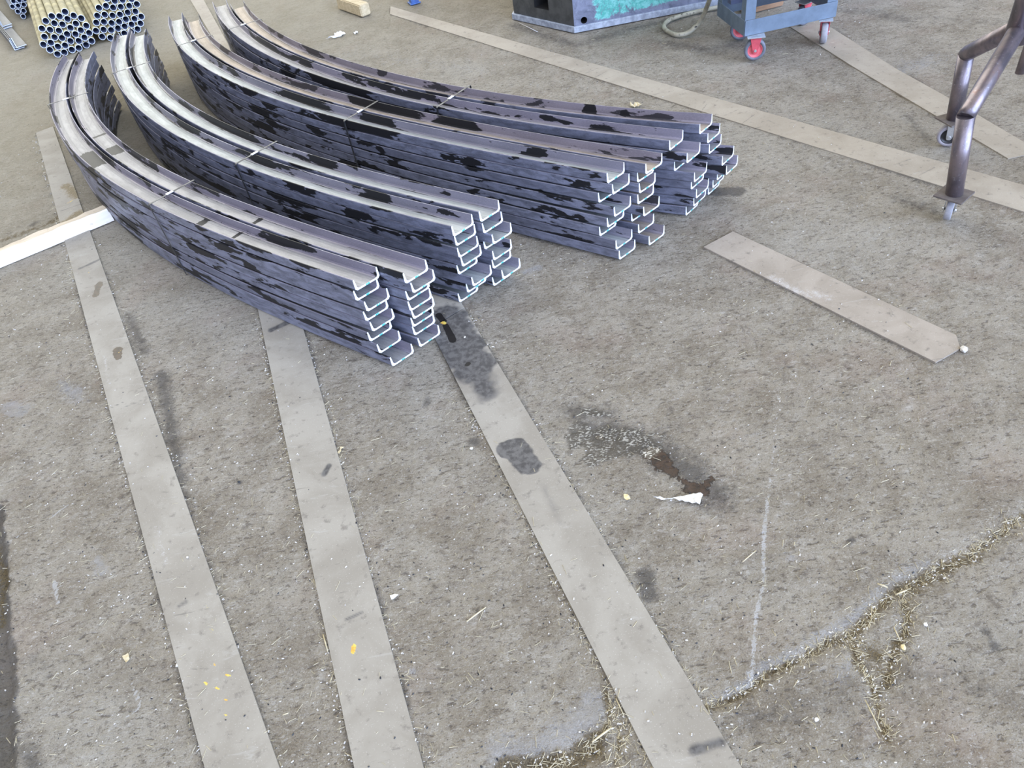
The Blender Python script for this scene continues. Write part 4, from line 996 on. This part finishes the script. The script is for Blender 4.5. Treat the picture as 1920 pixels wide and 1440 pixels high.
# ------------------------------------------------------------------ litter nobody could count: straw bits and grit
def litter():
    V = []; F = []; mi = []; n = 0
    def bit(x, y, z, L, w, a, h, m_):
        nonlocal n
        c, s = math.cos(a), math.sin(a); b = len(V); tilt = random.uniform(-.12, .12) * L
        for (u, v, k, dz_) in [(-1, -1, 0, 0), (-1, 1, 0, 0), (1, 1, 0, tilt), (1, -1, 0, tilt), (-1, 0, 1, 0), (1, 0, 1, tilt)]:
            V.append((x + (u * L * c - v * w * s) * .5, y + (u * L * s + v * w * c) * .5, z + k * h + abs(dz_)))
        for f in [(0, 1, 2, 3), (0, 4, 1), (3, 2, 5), (0, 3, 5, 4), (1, 4, 5, 2)]: F.append(tuple(b + i for i in f)); mi.append(m_)
    foot = [np.array([frame(k, s_)[0] + np.array([math.sin(frame(k, s_)[1]), -math.cos(frame(k, s_)[1])]) * o_ for s_ in np.linspace(-.4, 3.8, 30)] + [frame(k, s_)[0] + np.array([math.sin(frame(k, s_)[1]), -math.cos(frame(k, s_)[1])]) * (Q[k][6] + (.1 if k == 4 else .02)) for s_ in np.linspace(3.8, -.4, 30)]) for k in Q for o_ in (-.02,)] + [np.array([(.74, 4.46), (2.6, 4.46), (2.6, 6), (.4, 6), (.42, 4.85)])]
    polys = [np.array(s_[1]) for s_ in STR]; C_ = []
    for _ in range(7600):
        y = .35 + 4.6 * random.random() ** 1.5; C_.append((random.uniform(-.95 - .45 * y, .55 + .42 * y), y, random.random(), 1))
    for p in polys[:3]:
        for (a, b) in ((p[0], p[1]), (p[3], p[2])):
            d = (b - a) / np.linalg.norm(b - a); nn = np.array([-d[1], d[0]]); o_ = (p[0] + p[2]) / 2 - a
            if nn @ o_ > 0: nn = -nn
            for _ in range(520):
                q = a + (b - a) * random.random() + nn * abs(random.gauss(0, .012)); C_.append((q[0], q[1], random.random(), 0))
    for cr in CR:
        pp = [at(*c) for c in cr]
        for a, b in zip(pp[:-1], pp[1:]):
            for _ in range(int(np.linalg.norm(b - a) * 1000)):
                q = a + (b - a) * random.random() + np.array([random.gauss(0, .012), random.gauss(0, .012)]); C_.append((q[0], q[1], random.random() * .6, 0))
    C_ = np.array(C_); xs, ys = C_[:, 0], C_[:, 1]; hit = np.zeros(len(C_), bool); onstrip = np.zeros(len(C_), bool)
    for fp in foot: hit |= in_poly(xs, ys, fp)
    for p in polys: onstrip |= in_poly(xs, ys, p)
    rnd = RNG.random(len(C_)); hit |= onstrip & (C_[:, 3] > .5) & (rnd < .72)
    ix = np.clip(np.searchsorted(gx, xs), 0, nx - 1); iy = np.clip(np.searchsorted(gy, ys), 0, ny - 1); zz = np.where(onstrip, .0042, dz[iy * nx + ix] - .0002)
    for (x, y, kind, _), z, h_ in zip(C_, zz, hit):
        if h_: continue
        if kind < .38: bit(x, y, z, random.uniform(.005, .018), random.uniform(.0007, .0014), random.uniform(0, PI), .0008, 0)
        elif kind < .43: bit(x, y, z, random.uniform(.014, .030), random.uniform(.0009, .0016), random.uniform(0, PI), .001, 0)
        elif kind < .86: w = random.uniform(.0012, .0036); bit(x, y, z, w * random.uniform(1, 1.8), w, random.uniform(0, PI), w * .6, 1)
        else: w = random.uniform(.0015, .0036); bit(x, y, z, w * 1.5, w, random.uniform(0, PI), w * .6, 2)
    me = bpy.data.meshes.new('floor_litter'); me.from_pydata(V, [], F); me.update()
    o = link('floor_litter', me, None, [M['straw'], M['pebble'], M['charcoal']]); me.polygons.foreach_set('material_index', mi)
    tag(o, 'straw bits, wood crumbs and grit scattered over the concrete floor', 'litter', kind='stuff')
litter()

# ------------------------------------------------------------------ light: an open shed, wide doorway to the right, daylight from ahead
w = bpy.data.worlds.new('world'); scene.world = w; w.use_nodes = True; nt = w.node_tree; nt.nodes.clear()
out = nt.nodes.new('ShaderNodeOutputWorld'); bg = nt.nodes.new('ShaderNodeBackground'); tc = nt.nodes.new('ShaderNodeTexCoord'); nt.links.new(bg.outputs[0], out.inputs[0])
def lobe(direction, lo, hi):
    v = nt.nodes.new('ShaderNodeVectorMath'); v.operation = 'DOT_PRODUCT'; nt.links.new(tc.outputs['Generated'], v.inputs[0]); v.inputs[1].default_value = Vector(direction).normalized()
    r = nt.nodes.new('ShaderNodeMapRange'); r.interpolation_type = 'SMOOTHSTEP'; nt.links.new(v.outputs['Value'], r.inputs[0]); r.inputs[1].default_value = lo; r.inputs[2].default_value = hi; return r.outputs[0]
def addc(prev, fac, col):
    m_ = nt.nodes.new('ShaderNodeMix'); m_.data_type = 'RGBA'; m_.blend_type = 'ADD'; nt.links.new(fac, m_.inputs[0]); nt.links.new(prev, m_.inputs[6]) if not isinstance(prev, tuple) else setattr(m_.inputs[6], 'default_value', prev)
    m_.inputs[7].default_value = (*col, 1); m_.clamp_factor = True; return m_.outputs[2]
c = addc((.24, .225, .20, 1), lobe((.62, -.72, .30), .72, .97), (4.2, 5.3, 7.8))      # wide doorway, sky light
c = addc(c, lobe((-.25, -.95, .25), .70, .98), (1.25, 1.45, 2.1))                      # second doorway behind
c = addc(c, lobe((-.30, .85, .50), .74, .98), (2.4, 2.4, 2.2))                        # roof lights ahead
c = addc(c, lobe((0, 0, 1), .35, .95), (.62, .58, .50))                               # pale roof
nt.links.new(c, bg.inputs[0]); bg.inputs[1].default_value = 1.0

scene.view_settings.view_transform = 'Standard'; scene.view_settings.look = 'None'; scene.view_settings.gamma = 1.0
scene.view_settings.exposure = 0.36; scene.view_settings.use_curve_mapping = False
